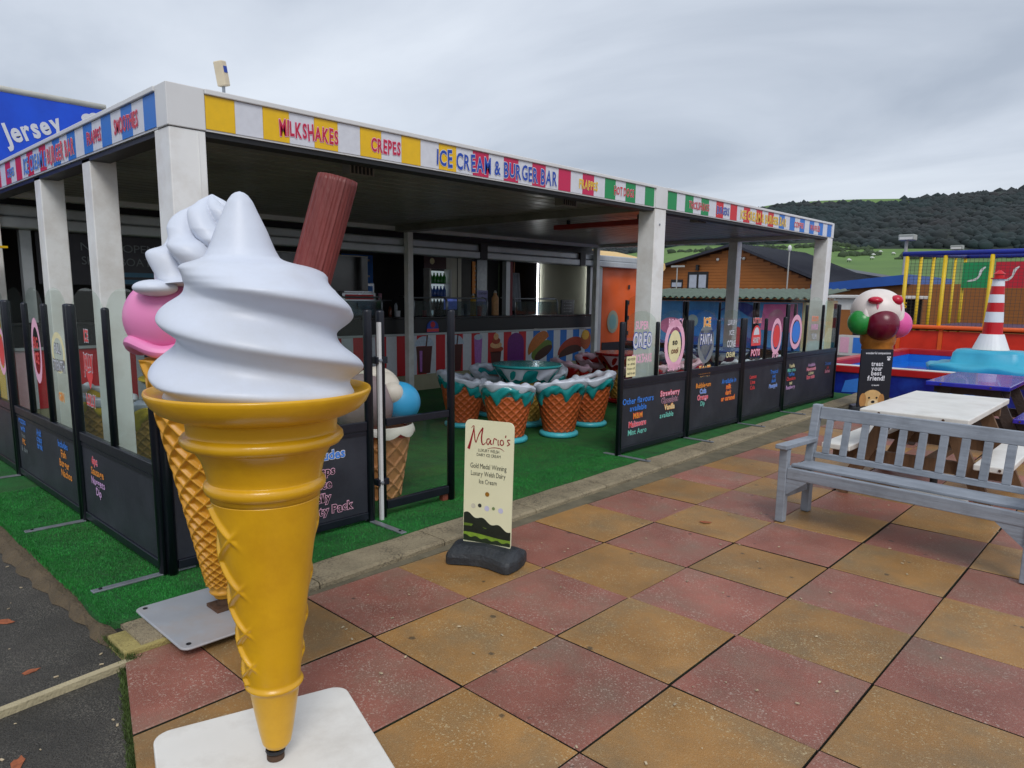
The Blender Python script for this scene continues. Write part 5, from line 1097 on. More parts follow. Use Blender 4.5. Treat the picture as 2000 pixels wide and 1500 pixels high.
# "Jersey" stall board on the left, blue with white script; dim stall below it
js = thing('stall_sign', 'blue fascia board with white script lettering and rounded white top rail', 'sign', (-8.2, -1.2, 2.5))
bb = MB(); bb.box(-8.26, -8.2, -3.2, .66, 2.505, 3.66); obj('board', bb, mat('board_blue', C(4, 78, 214), .4, .1, 3, dirt=C(4, 50, 180), damt=.5), js)
bb = MB(); bb.tube([(-8.22, -3.25, 3.69), (-8.22, .70, 3.69)], .038, 14); obj('top_rail', bb, mat('rail_cream', C(206, 204, 194), .5), js, smooth=True)
text('Jersey', (-8.199, -.325, 3.12), (0, .925, .38), (0, -.38, .925), .61, .20, TEXTC['white'], js, .035, .05, shear=.1)
for dy, dz, r_ in ((.50, 3.53, .07), (.57, 3.56, .06), (.53, 3.47, .08), (.61, 3.50, .06)):
    bb = MB(); bb.flat(ell(r_, r_*.8), (-8.1985+.0004*dy, dy, dz), (0, 1, 0), (0, 0, 1)); obj('cloud_print', bb, TEXTC['white'], js)
for yv in (-3.1, -.2): bb = MB(); bb.box(-8.36, -8.265, yv, yv+.1, 2.501, 3.6); obj('bracket', bb, ALUG, js)
q = ony((6, 560), 0.4)
yp = thing('yellow_pole', 'square yellow pole beside the dim blue stall', 'pole', (-7.0, -.62, ZG)); q0 = onx((6, 540), -7.0)
bb = MB(); bb.box(-7.06, -6.98, q0[1]-.06, q0[1]+.04, ZG, 1.95); obj('shaft', bb, TEXTC['yellow'], yp, bevel=.006); yp.location = (-7.02, q0[1], ZG)
bb = MB(); bb.box(-7.075, -6.965, q0[1]-.075, q0[1]+.055, 1.9505, 1.97); obj('cap', bb, TEXTC['yellow'], yp)

# ------------------------------------------------------------------ boating pool and rides beyond the seating
def bx_(name, x0, x1, y0, y1, z0, z1, m, par, bev=0.0): bb = MB(); bb.box(x0, x1, y0, y1, z0, z1); return obj(name, bb, m, par, bevel=bev)
PBLUE = mat('pool_blue', C(28, 110, 205), .35, .12, 2, dirt=C(20, 80, 170), damt=.4); PRED = mat('pool_red', C(176, 24, 30), .4, .1, 4); PNAVY = mat('pool_navy', C(14, 24, 120), .3, .3, 3, dirt=C(40, 80, 190), dscale=2, damt=.6)
X0, X1, Y0, Y1 = -3.35, 6.5, 10.2, 16.0
pool = thing('boating_pool', 'raised boating pool with navy and red walls and light blue inside', 'pool', (X0, Y0, -.03))
for nm, x0, x1, y0, y1 in (('near', X0, X1, Y0, Y0+.18), ('far', X0, X1, Y1-.18, Y1), ('left', X0, X0+.18, Y0+.181, Y1-.181), ('right', X1-.18, X1, Y0+.181, Y1-.181)):
    bx_('wall', x0, x1, y0, y1, -.03, .36, PNAVY if nm == 'near' else PBLUE, pool)
    bx_('rim', x0-.02, x1+.02, y0-.02 if nm in ('near', 'far') else y0+.021, y1+.02 if nm in ('near', 'far') else y1-.021, .361, .47, PRED, pool, .01)
    bx_('rim_cap', x0-.01, x1+.01, y0-.01 if nm in ('near', 'far') else y0+.021, y1+.01 if nm in ('near', 'far') else y1-.021, .471, .482, WHITE if nm == 'near' else PRED, pool)
for nm, x0, x1, y0, y1 in (('f', X0+.181, X1-.181, Y1-.19, Y1-.181), ('l', X0+.181, X0+.19, Y0+.19, Y1-.191)): bx_('liner', x0, x1, y0, y1, -.02, .46, PBLUE, pool)
wt = bx_('water', X0+.182, X1-.182, Y0+.182, Y1-.192, -.025, .20, mat('pool_water', C(30, 110, 200), .06, .1, 2, bump=.15, bscale=6), None); wt['kind'] = 'structure'
for k in range(7):
    xx = X0+.6+k*1.35; bb = MB(); bb.prism([(0, .02), (.5, .05), (.62, .20), (.35, .30), (.05, .22)], (xx, Y0-.0035, 0), (1, 0, 0), (0, 0, 1), (0, .002, 0)); fixn(obj('fish_print', bb, TEXTC['skyblue'], pool))
# toy lighthouse on a teal island
LH = (-1.20, 13.4); lh = thing('toy_lighthouse', 'red and white striped toy lighthouse on stepped teal island in the pool', 'lighthouse', (LH[0], LH[1], .2))
TEALI = mat('island_teal', C(50, 160, 190), .4, .12, 3)
bb = MB()
def isl(i, k):
    a = 2*PI*k/48; R_, z = [(.95, .201), (1.0, .36), (.95, .40), (.62, .44), (.58, .62), (.52, .68), (.2, .69)][i]
    sq = 1/max(abs(math.cos(a)), abs(math.sin(a)))**.55; r = R_*sq*(1+.03*math.sin(6*a+i)); return (LH[0]+r*math.cos(a), LH[1]+r*math.sin(a)*.8, z+(.025*math.sin(8*a) if i in (1, 2) else 0))
bb.rings(isl, 7, 48); obj('island', bb, TEALI, lh, smooth=True)
LR = mat('lighthouse_red', C(196, 16, 26), .35, .06); LW = mat('lighthouse_white', C(226, 226, 224), .4, .05)
bb = MB(); bb.lathe([(.30, .691), (.19, .98)], 28, (LH[0], LH[1], 0)); obj('skirt', bb, LW, lh, smooth=False)
z = .981; hs = [.22, .19, .17, .15, .15, .13]
for k, hh in enumerate(hs):
    r0 = .165-.012*k; bb = MB(); bb.lathe([(r0, z), (r0-.012, z+hh-.001)], 28, (LH[0], LH[1], 0)); obj('band', bb, LR if k % 2 == 0 else LW, lh, smooth=False); z += hh
bb = MB(); bb.lathe([(.13, z), (.13, z+.02), (.08, z+.021), (.08, z+.09), (.10, z+.091), (.02, z+.16)], 24, (LH[0], LH[1], 0)); obj('lantern', bb, LR, lh)

# trampoline cage: yellow padded poles, blue padded top tubes, red pads, netting
TY = mat('pad_yellow', C(214, 178, 20), .5, .12, 6); TB = mat('pad_blue', C(24, 44, 150), .5, .12, 6); TR_ = mat('pad_orange', C(226, 92, 26), .55, .1, 5); TRS = mat('pad_red', C(214, 44, 20), .55, .15, 4)
tr = thing('trampoline_cage', 'netted trampoline cage with yellow poles, blue top tubes and orange red skirt', 'trampoline', (-3.6, 18, -.03))
TX0, TX1, TY0, TY1 = -3.78, 3.6, 17.3, 23.6
for yv, zt in ((TY0, 2.66), (TY1, 2.90)):
    for xx in ([TX0, -2.95, -2.0, 0, 1.8, TX1] if yv == TY0 else [TX0, -1.6, 0, 1.8, TX1]):
        bb = MB(); bb.tube([(xx, yv, -.03), (xx, yv, zt)], .046, 12); obj('pole', bb, TY, tr, smooth=True)
    bb = MB(); bb.tube([(TX0-.1, yv, zt+.055), (TX1+.1, yv, zt+.055)], .058, 12); obj('top_tube', bb, TB, tr, smooth=True)
for xx in (TX0, TX1):
    for q in range(1, 5):
        yv = TY0+(TY1-TY0)*q/5; bb = MB(); bb.tube([(xx, yv, -.03), (xx, yv, 2.66+.24*q/5)], .04, 12); obj('pole', bb, TY, tr, smooth=True)
    bb = MB(); bb.tube([(xx, TY0+.06, 2.715), (xx, TY1-.06, 2.955)], .055, 12); obj('top_tube', bb, TB, tr, smooth=True)
for q in range(8):
    x0 = TX0+(TX1-TX0)*q/8; x1 = TX0+(TX1-TX0)*(q+1)/8; bx_('skirt_panel', x0+.05, x1-.05, TY0-.12, TY0-.08, .0, .86, TRS, tr); bx_('skirt_edge', x0-.045, x0+.045, TY0-.14, TY0-.075, -.03, .90, TR_, tr)
bx_('edge_pad', TX0-.15, TX1+.15, TY0-.2, TY0+.35, .901, .99, TR_, tr, .03)
bx_('bed', TX0+.1, TX1-.1, TY0+.36, TY1, .86, .93, mat('bed_purple', C(70, 36, 70), .7, .4, 6), tr)
NET = bpy.data.materials.new('net'); NET.use_nodes = True
bb = MB()
for k in range(84):
    xx = TX0+(TX1-TX0)*k/83; bb.beam((xx, TY0+.02, 1.0), (xx, TY0+.02, 2.64), .006, .006, (1, 0, 0))
for k in range(22): bb.beam((TX0, TY0+.02, 1.0+.078*k), (TX1, TY0+.02, 1.0+.078*k), .006, .006)
o = obj('netting', bb, mat('net_black', C(60, 60, 56), .7), tr); o['kind'] = 'stuff'
for x0, c_, nm in ((-3.80, (16, 140, 80), 'green'), (-2.95, (190, 20, 44), 'crimson')):
    bb = MB(); bb.box(x0, x0+.76, TY1-.12, TY1-.09, 2.0, 2.78); bn = obj('banner', bb, mat('banner_'+nm, C(*c_), .5, .1, 3), tr)
    bb = MB(); v, f = stroke([(.1, .15), (.3, .2), (.4, .3), (.45, .48), (.55, .58)], [.03, .07, .05, .08, .03], (x0+.05, TY1-.121, 2.05), (1, 0, 0), (0, 0, 1)); bb.add(v, f); obj('jumper_print', bb, WHITE, bn)
for q in range(4):
    bb = MB(); bb.tube([(-.9+q*.25, 19+q*.2, 1.0), (.3+q*.3, 22.6, 2.5)], .035, 8); obj('red_bar', bb, LR, tr)
# mural hoarding with green corrugated roof
mu = thing('mural_shelter', 'low shelter with blue seaside mural wall and green corrugated roof', 'shelter', (-8.3, 14, -.03))
MUR = mat('mural_blue', C(70, 140, 205), .5, .35, 1.2, dirt=C(30, 60, 130), dscale=1.0, damt=.8)
MX0, MX1, MY = -9.6, -5.0, 14.0
for k in range(6):
    x0 = MX0+(MX1-MX0)*k/6; bx_('mural_panel', x0+.004, MX0+(MX1-MX0)*(k+1)/6-.004, MY, MY+.05, -.03, 1.50, MUR, mu)
def mpoly(nm, poly, c_, l): bb = MB(); bb.flat(poly, (0, MY-.001-.0015*l, 0), (1, 0, 0), (0, 0, 1)); obj(nm, bb, mat('mural_'+nm.split('_')[0]+str(c_[0]), C(*c_), .5, .2, 5), mu)
mpoly('pink_print', [(-5.95, .85), (-5.05, .80), (-5.1, 1.47), (-5.9, 1.45)], (226, 110, 170), 1)
mpoly('wave_print', [(-9.5, .3)]+[(-9.5+.2*k, .55+.12*math.sin(k*.9)) for k in range(22)]+[(-5.2, .3)], (28, 70, 150), 1)
mpoly('fish_print', [(-7.6+.55*math.cos(a), .95+.33*math.sin(a)) for a in np.linspace(0, 2*PI, 20)], (20, 110, 200), 2); mpoly('eye_print', ell(.16, .16, 14, -7.75, 1.0), (150, 160, 165), 3)
mpoly('shell_print', ell(.35, .22, 18, -8.35, .85), (220, 110, 160), 2); mpoly('coral_print', ell(.25, .30, 18, -6.55, .6), (190, 60, 70), 2)
mpoly('swirl_print', [(-7.0+.9*t+.0, 1.25+.12*math.sin(5*t)) for t in np.linspace(0, 1, 10)]+[(-6.1-.9*t, 1.38+.1*math.sin(4*t)) for t in np.linspace(0, 1, 10)], (40, 50, 130), 2)
GRN = mat('roof_green', C(80, 96, 80), .5, .2, 4, dirt=C(50, 56, 44), damt=.5)
bb = MB(); v = []; n = 180
for k in range(n+1):
    xx = MX0-.2+(MX1-MX0+.5)*k/n; w_ = .028*math.sin(k*2*PI/6); v += [(xx, MY-.35, 1.60+w_), (xx, MY+2.2, 1.83+w_)]
bb.add(v, [(2*k, 2*k+2, 2*k+3, 2*k+1) for k in range(n)]); o = obj('corrugated_roof', bb, GRN, mu); o.modifiers.new('solid', 'SOLIDIFY').thickness = .01
bx_('eave_board', MX0-.1, MX1+.2, MY-.06, MY-.02, 1.505, 1.57, DARKT, mu); bx_('side_wall', MX1+.01, MX1+.06, MY+.051, MY+2.1, -.03, 1.55, mat('side_cream', C(206, 190, 150), .6, .1), mu)
# white snack hut with open front beyond the pool
sh = thing('snack_hut', 'white fronted snack hut with red posts and dark open hatch', 'hut', (-5.6, 19.5, -.03))
def hp(px, Y): return ony(px, Y)
HA, HB = hp((1632, 572), 19.5), hp((1768, 572), 19.5)
hx0, hx1 = HA[0], HB[0]
bx_('sign_board', hx0, hx1, 19.42, 19.5, 1.32-.02, 1.62, WHITE, sh); bx_('roof_slab', hx0-.15, hx1+.15, 19.3, 21.5, 1.625, 1.72, WHITE, sh, .02)
for xx in (hx0, hx1-.15): bx_('post', xx, xx+.15, 19.45, 19.6, -.03, 1.299, LR, sh)
bx_('back_wall', hx0, hx1, 21.3, 21.4, -.03, 1.62, DARKI, sh); bx_('counter', hx0+.16, hx1-.16, 19.5, 19.9, -.03, .55, WHITE, sh)
text('ICES', (hx0+.7, 19.419, 1.38), (1, 0, 0), (0, 0, 1), .45, .16, TEXTC['pink'], sh, .02); text('TREATS', (hx0+1.25, 19.419, 1.38), (1, 0, 0), (0, 0, 1), .7, .16, TEXTC['yellow'], sh, .02)
for k in range(5): bb = MB(); bb.box(hx0+.25+k*.36, hx0+.5+k*.36, 19.498-.004, 19.499, .05, .5); obj('print', bb, TEXTC[('palepink', 'skyblue', 'white', 'softred', 'skyblue')[k]], sh)
# building with the blue roof edge
bl = thing('timber_hall', 'timber hall with sloping blue roof edge behind the snack hut', 'building', (-9, 26, -.03))
P0, P1 = ony((1606, 562), 26), ony((1762, 542), 26)
bb = MB(); bb.prism([(P0[0], -.03), (P1[0]+6, -.03), (P1[0]+6, P1[2]-.2), (P1[0], P1[2]-.25), (P0[0], P0[2]-.15)], (0, 26, 0), (1, 0, 0), (0, 0, 1), (0, 6, 0)); fixn(obj('wall', bb, mat('hall_timber', C(150, 92, 40), .6, .2, 4, stretch=(.3, 1, 12)), bl))
bb = MB(); bb.prism([(P0[0]-.3, P0[2]-.18), (P1[0]+.3, P1[2]-.24), (P1[0]+.3, P1[2]+.10), (P0[0]-.3, P0[2]+.12)], (0, 25.6, 0), (1, 0, 0), (0, 0, 1), (0, 6.6, 0)); fixn(obj('roof', bb, mat('roof_blue', C(30, 80, 160), .45, .1, 3), bl))
# timber chalet with gable
CHY = 32.0; pk = ony((1438, 477), CHY); lf = ony((1306, 514), CHY); rt = ony((1594, 546), CHY)
ch = thing('timber_chalet', 'orange brown timber chalet with dark pitched roof and wall lantern', 'building', (pk[0], CHY, -.03))
TIM = mat('chalet_timber', C(156, 92, 34), .6, .12, 3, stretch=(.4, 1, 9), dirt=C(140, 78, 28), damt=.4); ROOF = mat('chalet_roof', C(40, 42, 54), .45, .3, 8, bump=.4, bscale=12)
xl, xr, zl, zr = lf[0]-1.2, rt[0], lf[2]-.32, rt[2]; zp = pk[2]
def roofz(x): return zp-(zp-zl)*(pk[0]-x)/(pk[0]-xl) if x < pk[0] else zp-(zp-zr)*(x-pk[0])/(xr-pk[0])
z = -.03; bh = .155; 
bb = MB(); bb.prism([(xl, -.03), (xr, -.03), (xr, zr-.12), (pk[0], zp-.15), (xl, zl-.12)], (0, CHY+.03, 0), (1, 0, 0), (0, 0, 1), (0, 9, 0)); fixn(obj('wall_core', bb, mat('core_dark', C(110, 60, 20), .7), ch))
while z < zp-.2:
    zt = min(z+bh-.012, zp-.16)
    # clip each board by the roof slopes
    xa = xl if roofz(xl) > zt+.13 else xl+(zt+.13-zl)*(pk[0]-xl)/(zp-zl); xb = xr if roofz(xr) > zt+.13 else xr-(zt+.13-zr)*(xr-pk[0])/(zp-zr)
    if xb-xa > .2: bb = MB(); bb.box(xa, xb, CHY, CHY+.029, z, zt); obj('plank', bb, TIM, ch)
    z += bh
def slope(xa, za, xb, zb, y0, y1, nm):
    bb = MB(); bb.add([(xa, y0, za), (xb, y0, zb), (xb, y1, zb), (xa, y1, za), (xa, y0, za-.14), (xb, y0, zb-.14), (xb, y1, zb-.14), (xa, y1, za-.14)], [(0, 1, 2, 3), (7, 6, 5, 4), (0, 4, 5, 1), (1, 5, 6, 2), (2, 6, 7, 3), (3, 7, 4, 0)]); return fixn(obj(nm, bb, ROOF, ch))
slope(xl-.5, zl-.12, pk[0], zp+.04, CHY-.45, CHY+9.2, 'roof_slope'); rs_ = slope(pk[0], zp+.04, xr+1.1, zr-.30, CHY-.45, CHY+9.2, 'roof_slope')
for k in range(24):
    yv = CHY-.4+k*.4; bb = MB(); bb.beam((pk[0]+.02, yv, zp+.06), (xr+1.08, yv, zr-.28), .03, .03); obj('roof_batten', bb, ROOF, rs_)
def cwin(px0, px1, nm='window'):
    a = ony(px0, CHY-.02); c_ = ony(px1, CHY-.02); x0, x1 = a[0], c_[0]; z1, z0 = a[2], c_[2]
    w_ = bx_(nm, x0, x1, CHY-.04, CHY-.002, z0, z1, mat('frame_dark', C(24, 20, 22), .5), ch); m_ = (x0+x1)/2; t_ = (x1-x0)*.09
    for xa, xb in ((x0+t_, m_-t_*.6), (m_+t_*.6, x1-t_)): bb = MB(); bb.box(xa, xb, CHY-.046, CHY-.041, z0+.05, z1-.16); obj('window_pane', bb, mat('pane_grey', C(170, 176, 190), .15), w_)
cwin((1344, 531), (1382, 564)); cwin((1311, 546), (1333, 562))
q = ony((1364, 522), CHY); bx_('lantern', q[0]-.07, q[0]+.07, CHY-.16, CHY-.005, q[2]-.16, q[2]+.12, DARKT, ch); 
for px in ((1403, 507), (1447, 504), (1454, 505)):
    q = ony(px, CHY); bb = MB(); bb.ball((q[0], CHY-.06, q[2]), .08, 12, 8); obj('floodlight', bb, WHITE, ch, smooth=True)
bx_('corner_board', xr-.02, xr+.12, CHY-.03, CHY+.02, -.03, zr-.14, mat('cream_trim', C(190, 150, 90), .6), ch)
bb = MB(); bb.tube([(pk[0]+2.6, CHY+4, zp-.9), (pk[0]+2.6, CHY+4, zp+.15)], .09, 10); obj('flue', bb, DARKT, ch)
# long dark roofed building to the right of the chalet
lb = thing('long_building', 'long low building with dark tiled roof beside the chalet', 'building', (-11, 38, -.03))
q0, q1, q2 = ony((1600, 508), 44), ony((1750, 546), 44), ony((1590, 560), 44)
bb = MB(); bb.prism([(q0[0]-3, q0[2]+.2), (q1[0]+.3, q1[2]), (q1[0]+.3, q1[2]-.25), (q0[0]-3, q0[2]-.6)], (0, 42, 0), (1, 0, 0), (0, 0, 1), (0, 8, 0)); fixn(obj('roof', bb, ROOF, lb))
bx_('wall', q0[0]-3, q1[0]-.6, 42.4, 49.5, -.03, q1[2]-.1, mat('lb_wall', C(60, 50, 40), .7, .2), lb)
# floodlight masts
for k, (px, Y, lab) in enumerate((((1771, 470), 28, 'tall mast with boxy floodlight behind the yellow cage poles'), ((1868, 488), 40, 'distant mast with small floodlight beyond the cage'), ((1323, 522), 27, 'thin lamp post in front of the chalet wall'), ((1542, 492), 27, 'thin mast with small white camera beside the chalet roof'))):
    q = ony(px, Y); t = thing('floodlight_mast', lab, 'mast', (q[0], Y, -.03)); r_ = .06 if k < 2 else .028
    bb = MB(); bb.tube([(q[0], Y, -.03), (q[0], Y, q[2])], r_, 10); obj('pole', bb, mat('mast_grey', C(160, 160, 156), .5, .1), t)
    if k < 2: bx_('lamp_head', q[0]-.25, q[0]+.30, Y-.22, Y+.22, q[2]+.001, q[2]+.22, mat('lamp_grey', C(150, 154, 150), .4), t, .03); bx_('lamp_glass', q[0]-.2, q[0]+.25, Y-.224, Y-.221, q[2]+.03, q[2]+.12, WHITE, t)
    elif k == 2: bx_('lamp_arm', q[0]-.3, q[0]+.35, Y-.05, Y+.05, q[2]+.001, q[2]+.08, MATS['mast_grey'], t)
    else: bb = MB(); bb.ball((q[0], Y, q[2]+.14), (.08, .08, .14), 10, 8); obj('camera_dome', bb, WHITE, t, smooth=True)

# ------------------------------------------------------------------ hills with fields and wood
az0, az1 = math.degrees(math.atan2(ray((900, 500))[1], ray((900, 500))[0])), math.degrees(math.atan2(ray((2700, 500))[1], ray((2700, 500))[0]))
RID = [(900, 500), (1200, 470), (1330, 445), (1440, 412), (1520, 398), (1600, 392), (1680, 389), (1760, 388), (1850, 382), (1930, 375), (2000, 368), (2200, 352), (2700, 340)]
WLO = [(900, 520), (1200, 500), (1330, 480), (1500, 478), (1600, 474), (1640, 480), (1680, 486), (1800, 486), (2000, 490), (2700, 490)]
def elev(px): d_ = ray(px); return d_[2]/math.hypot(d_[0], d_[1])
def azm(px): d_ = ray(px); return math.atan2(d_[1], d_[0])
A_r = np.array([azm(p) for p in RID]); E_r = np.array([elev(p) for p in RID]); A_w = np.array([azm(p) for p in WLO]); E_w = np.array([elev(p) for p in WLO])
def itp(a, A_, E_): return float(np.interp(-a, -A_, E_)) if A_[0] > A_[-1] else float(np.interp(a, A_, E_))
NA, D_ = 160, [90, 120, 160, 200, 240, 280, 310, 330, 360, 390, 420, 450, 480, 500, 540, 620]
def hz_(a, d_):
    er, ew = itp(a, A_r, E_r), itp(a, A_w, E_w); h0 = -.03
    h1 = CAM[2]+ew*310; h2 = CAM[2]+er*500
    if d_ <= 310: t_ = max(0, (d_-90)/220); h_ = h0+(h1-h0)*t_**1.15
    elif d_ <= 500: t_ = (d_-310)/190; h_ = h1+(h2-h1)*(t_**.85)
    else: h_ = h2-(d_-500)*.10
    return h_
v = []
for i in range(NA+1):
    a = A_r[0]+(A_r[-1]-A_r[0])*i/NA
    for d_ in D_: v.append((CAM[0]+d_*math.cos(a), CAM[1]+d_*math.sin(a), hz_(a, d_)+(1.0*math.sin(i*.7+d_*.05) if 310 < d_ < 490 else 0)-(.25 if d_ == 90 else 0)))
bb = MB(); nd = len(D_); bb.add(v, [(i*nd+j, (i+1)*nd+j, (i+1)*nd+j+1, i*nd+j+1) for i in range(NA) for j in range(nd-1)])
hl = struct('hill', bb, mat('field_green', C(92, 122, 56), .9, .2, .012, dirt=C(66, 96, 44), dscale=.03, damt=.8), smooth=True); fixn(hl)
hl.data.materials.append(mat('wood_floor', C(34, 44, 38), .95, .4, .05))
for pg in hl.data.polygons:
    cxx, cyy = pg.center[0]-CAM[0], pg.center[1]-CAM[1]; dd = math.hypot(cxx, cyy); pxx = 1000+FPX*(cxx*RGT[0]+cyy*RGT[1])/(cxx*FWD[0]+cyy*FWD[1])
    if dd > 312 and not (dd > 458 and 1450 < pxx < 1765): pg.material_index = 1
rw = random.Random(21)
ico = []; 
import bmesh as _bm
bmi = _bm.new(); _bm.ops.create_icosphere(bmi, subdivisions=2, radius=1); bmi.verts.ensure_lookup_table()
IV = np.array([tuple(v_.co) for v_ in bmi.verts]); IF = [tuple(v_.index for v_ in f_.verts) for f_ in bmi.faces]; bmi.free()
bmi = _bm.new(); _bm.ops.create_icosphere(bmi, subdivisions=1, radius=1); bmi.verts.ensure_lookup_table()
IV1 = np.array([tuple(v_.co) for v_ in bmi.verts]); IF1 = [tuple(v_.index for v_ in f_.verts) for f_ in bmi.faces]; bmi.free()
rng = np.random.RandomState(4)
def crowns(name, label, pts, m):
    V_ = []; Fs = []; o_ = 0
    for (x, yv, z, r_, hh) in pts:
        k_ = 1+rng.uniform(-.22, .30, (len(IV1), 1)); P_ = IV1*k_*np.array([r_, r_, hh])+np.array([x, yv, z+hh*.5]); V_.append(P_); Fs += [tuple(q_+o_ for q_ in f_) for f_ in IF1]; o_ += len(P_)
    me = bpy.data.meshes.new(name); me.from_pydata(np.concatenate(V_).tolist(), [], Fs); me.polygons.foreach_set('use_smooth', [True]*len(me.polygons)); me.materials.append(m); o = bpy.data.objects.new(name, me); link(o); return tag(o, label, 'woodland', kind='stuff')
WOOD = mat('wood_dark', C(30, 45, 46), .95, .5, .05, dirt=C(52, 48, 50), dscale=.018, damt=.8)  # blue in this colour stands in for distance haze
pts = []
for _ in range(11000):
    i = rw.random(); a = A_r[0]+(A_r[-1]-A_r[0])*i; d_ = 312+rw.random()**.9*186
    if rw.random() < .0: continue
    x, yv = CAM[0]+d_*math.cos(a), CAM[1]+d_*math.sin(a)
    pxx = 1000+FPX*((x-CAM[0])*RGT[0]+(yv-CAM[1])*RGT[1])/((x-CAM[0])*FWD[0]+(yv-CAM[1])*FWD[1])
    if d_ > 462 and 1450 < pxx < 1760+rw.uniform(-40, 40) and rw.random() < .985: continue      # open pasture along the top
    r_ = rw.uniform(1.3, 2.9); pts.append((x, yv, hz_(a, d_)-1.2-(.8 if d_ > 470 else 0), r_, r_*rw.uniform(.6, 1.05)))
crowns('woodland', 'dark green wood, tinted blue for haze, covering the hillside', pts, WOOD)
pts = []
for px0, px1, y0_, y1_, nn in ((1600, 1700, 492, 486, 60), (1640, 1720, 500, 498, 40), (1690, 1700, 486, 500, 14), (1600, 1660, 478, 470, 70), (1480, 1620, 486, 482, 60), (1740, 2000, 506, 502, 60), (1310, 1480, 494, 486, 60)):
    for k in range(nn):
        t_ = rw.random(); px = (px0+(px1-px0)*t_, y0_+(y1_-y0_)*t_+rw.gauss(0, .8)); a = azm(px); e_ = elev(px)
        best = min(np.arange(95, 310, 3), key=lambda d_: abs((hz_(a, d_)-CAM[2])/d_-e_)); r_ = rw.uniform(.5, 1.4)
        pts.append((CAM[0]+best*math.cos(a), CAM[1]+best*math.sin(a), hz_(a, best)-.3, r_, r_*rw.uniform(.7, 1.1)))
o = crowns('hedgerow', 'dark hedges dividing the green fields below the wood', pts, mat('hedge_dark', C(52, 66, 44), .95, .5, .2)); o['category'] = 'hedges'
rs2 = [ (rw.uniform(1620, 1760), rw.uniform(488, 512)) for _ in range(6)]
for k, px in enumerate(rs2):
    a = azm(px); e_ = elev(px); best = min(np.arange(95, 310, 3), key=lambda d_: abs((hz_(a, d_)-CAM[2])/d_-e_)); x, yv, z = CAM[0]+best*math.cos(a), CAM[1]+best*math.sin(a), hz_(a, best)
    bb = MB(); bb.ball((x, yv, z+.65), (.55, .35, .33), 10, 7); bb2 = thing('grazing_sheep', 'tiny white sheep grazing on the green field below the wood', 'sheep', (x, yv, z), group='sheep on the hillside field'); obj('fleece', bb, WHITE, bb2, smooth=True)
    bb = MB(); bb.ball((x+.6, yv, z+.55), (.18, .12, .14), 8, 6); obj('head', bb, WHITE, bb2)
    for lx, ly in ((-.3, -.15), (-.3, .15), (.3, -.15), (.3, .15)): bb = MB(); bb.tube([(x+lx, yv+ly, z-.05), (x+lx, yv+ly, z+.45)], .05, 6); obj('leg', bb, DARKT, bb2)

# ------------------------------------------------------------------ equipment on and behind the kiosk counter
MET = mat('machine_steel', C(176, 180, 186), .25, .1, 8, metal=.7); SCRN = mat('menu_glow', C(90, 110, 190), .4, .5, 9, emit=.25)
def kbox(name, label, cat, y0, y1, x0, x1, z0, z1, m, group=None, extra=()):
    t = thing(name, label, cat, ((x0+x1)/2, (y0+y1)/2, z0), group=group); bb = MB(); bb.box(x0, x1, y0, y1, z0, z1); obj('casing', bb, m, t, bevel=.008)
    for nm, a, m2 in extra: bb = MB(); bb.box(*a); obj(nm, bb, m2, t)
    return t
zc_t = 1.2155; zb = .9005
kbox('coffee_machine', 'steel coffee machine on the kiosk counter near the flake', 'coffee machine', 3.55, 4.15, -7.98, -7.68, zc_t, 1.58, MET, extra=(('drip_tray', (-7.679, -7.60, 3.6, 4.1, 1.216, 1.24), DARKT), ('button_panel', (-7.679, -7.672, 3.6, 4.1, 1.48, 1.55), TEXTC['red']), ('spout', (-7.679, -7.64, 3.8, 3.86, 1.34, 1.42), MET), ('cup_rail', (-7.95, -7.7, 3.6, 4.1, 1.5805, 1.60), MET)))
kbox('till', 'dark till with small glowing screen behind the price card', 'till', 5.55, 5.85, -7.98, -7.7, zc_t, 1.32, DARKT, extra=(('screen', (-7.72, -7.70, 5.56, 5.84, 1.3205, 1.52), SCRN),))
kbox('soft_serve_machine', 'tall steel soft serve machine behind the left counter posts', 'machine', 4.7, 5.15, -9.5, -9.1, .9005, 1.75, MET, extra=(('nozzle', (-9.099, -9.04, 4.8, 5.05, 1.25, 1.35), DARKT), ('front_plate', (-9.099, -9.09, 4.74, 5.11, 1.4, 1.7), TEXTC['blue'])))
kbox('fryer', 'low steel fryer on the back counter', 'fryer', 7.75, 8.10, -10.1, -9.7, zb, 1.2, MET, extra=(('basket', (-10.0, -9.8, 7.8, 8.05, 1.2005, 1.28), STEEL),))
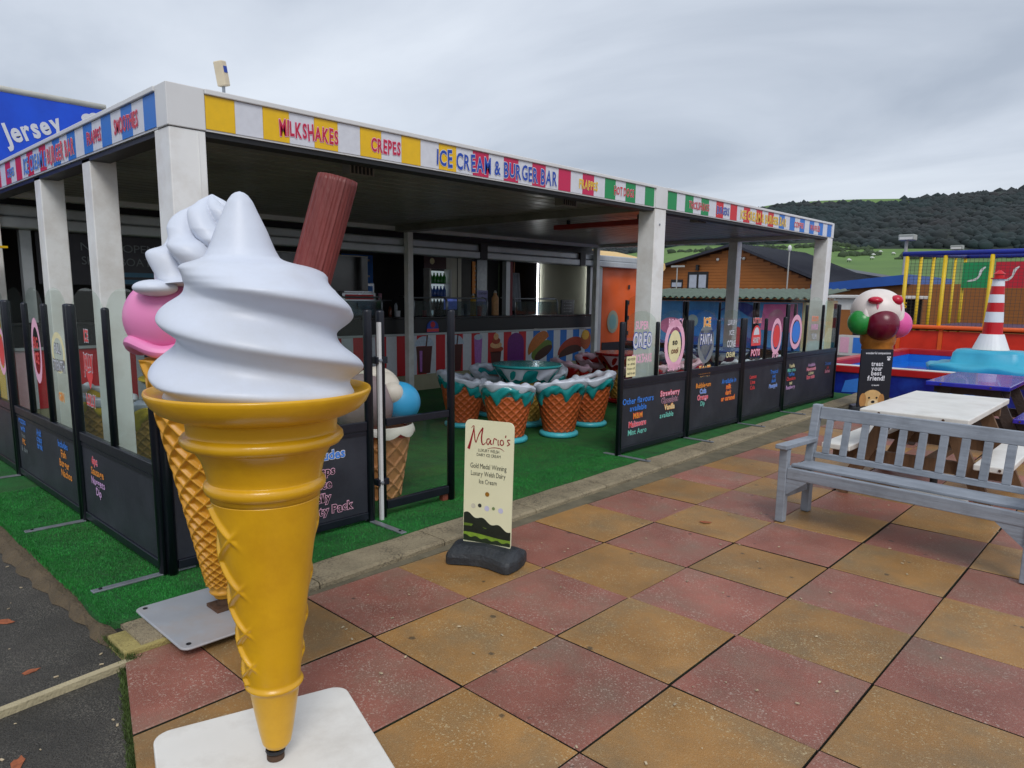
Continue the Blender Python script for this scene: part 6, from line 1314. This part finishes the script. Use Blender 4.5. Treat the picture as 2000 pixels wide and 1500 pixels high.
for k, (y0, y1, c_) in enumerate(((2.2, 2.9, 'navyblue'), (3.0, 3.7, 'softred'), (5.2, 5.9, 'skyblue'), (8.55, 8.95, 'orange'))):
    kbox('menu_poster', ['navy menu poster on the dark back wall', 'coral menu poster on the dark back wall', 'sky blue menu poster beside the drinks fridge', 'orange menu poster beside the cream lining'][k], 'poster', y0, y1, -10.19, -10.17, 1.6, 2.3, TEXTC[c_], extra=tuple(('print_line', (-10.1695, -10.168, y0+.08, y1-.08-.05*(j % 3), 2.18-.1*j, 2.22-.1*j), TEXTC['white']) for j in range(6)))
for k in range(9):
    yv = 4.62+k*.22+rg.uniform(-.04, .04); x = -7.72-rg.random()*.25
    if 5.5 < yv < 5.9: continue
    h_ = rg.uniform(.08, .2); bb = MB(); bb.lathe([(.035, zc_t+.0005), (.04, zc_t+h_*.8), (.042, zc_t+h_)], 12, (x, yv, 0))
    tag(obj('counter_tub', bb, TEXTC[('white', 'yellow', 'grey', 'softred', 'mint')[k % 5]], smooth=False), 'small %s tub on the kiosk counter behind the glass guards' % ('white', 'yellow', 'grey', 'coral', 'mint green')[k % 5], 'tub', 'tubs on the kiosk counter')
for k in range(4):
    y0 = 2.3+k*.95; bb = MB(); bb.box(-7.62, -7.58, y0, y0+.7, 2.30, 2.418); bb.box(-7.579, -7.57, y0+.03, y0+.67, 2.31, 2.40)
# bunting of hanging cups and shelf on the back wall
sh2 = thing('wall_shelf', 'long shelf with jars on the kiosk back wall', 'shelf', (-10.1, 5, 1.45)); bb = MB(); bb.box(-10.199, -9.98, 2.0, 6.2, 1.43, 1.455); obj('board', bb, MET, sh2)
for k in range(22):
    yv = 2.1+k*.185; h_ = rg.uniform(.08, .17); bb = MB(); bb.lathe([(.04, 1.4555), (.042, 1.4555+h_), (.03, 1.46+h_)], 10, (-10.08, yv, 0))
    tag(obj('jar', bb, TEXTC[('white', 'orange', 'skyblue', 'palepink', 'brown', 'mint')[k % 6]]), 'small %s jar standing on the kiosk wall shelf' % ('white', 'orange', 'blue', 'pink', 'brown', 'mint green')[k % 6], 'jar', 'jars on the kiosk shelf')
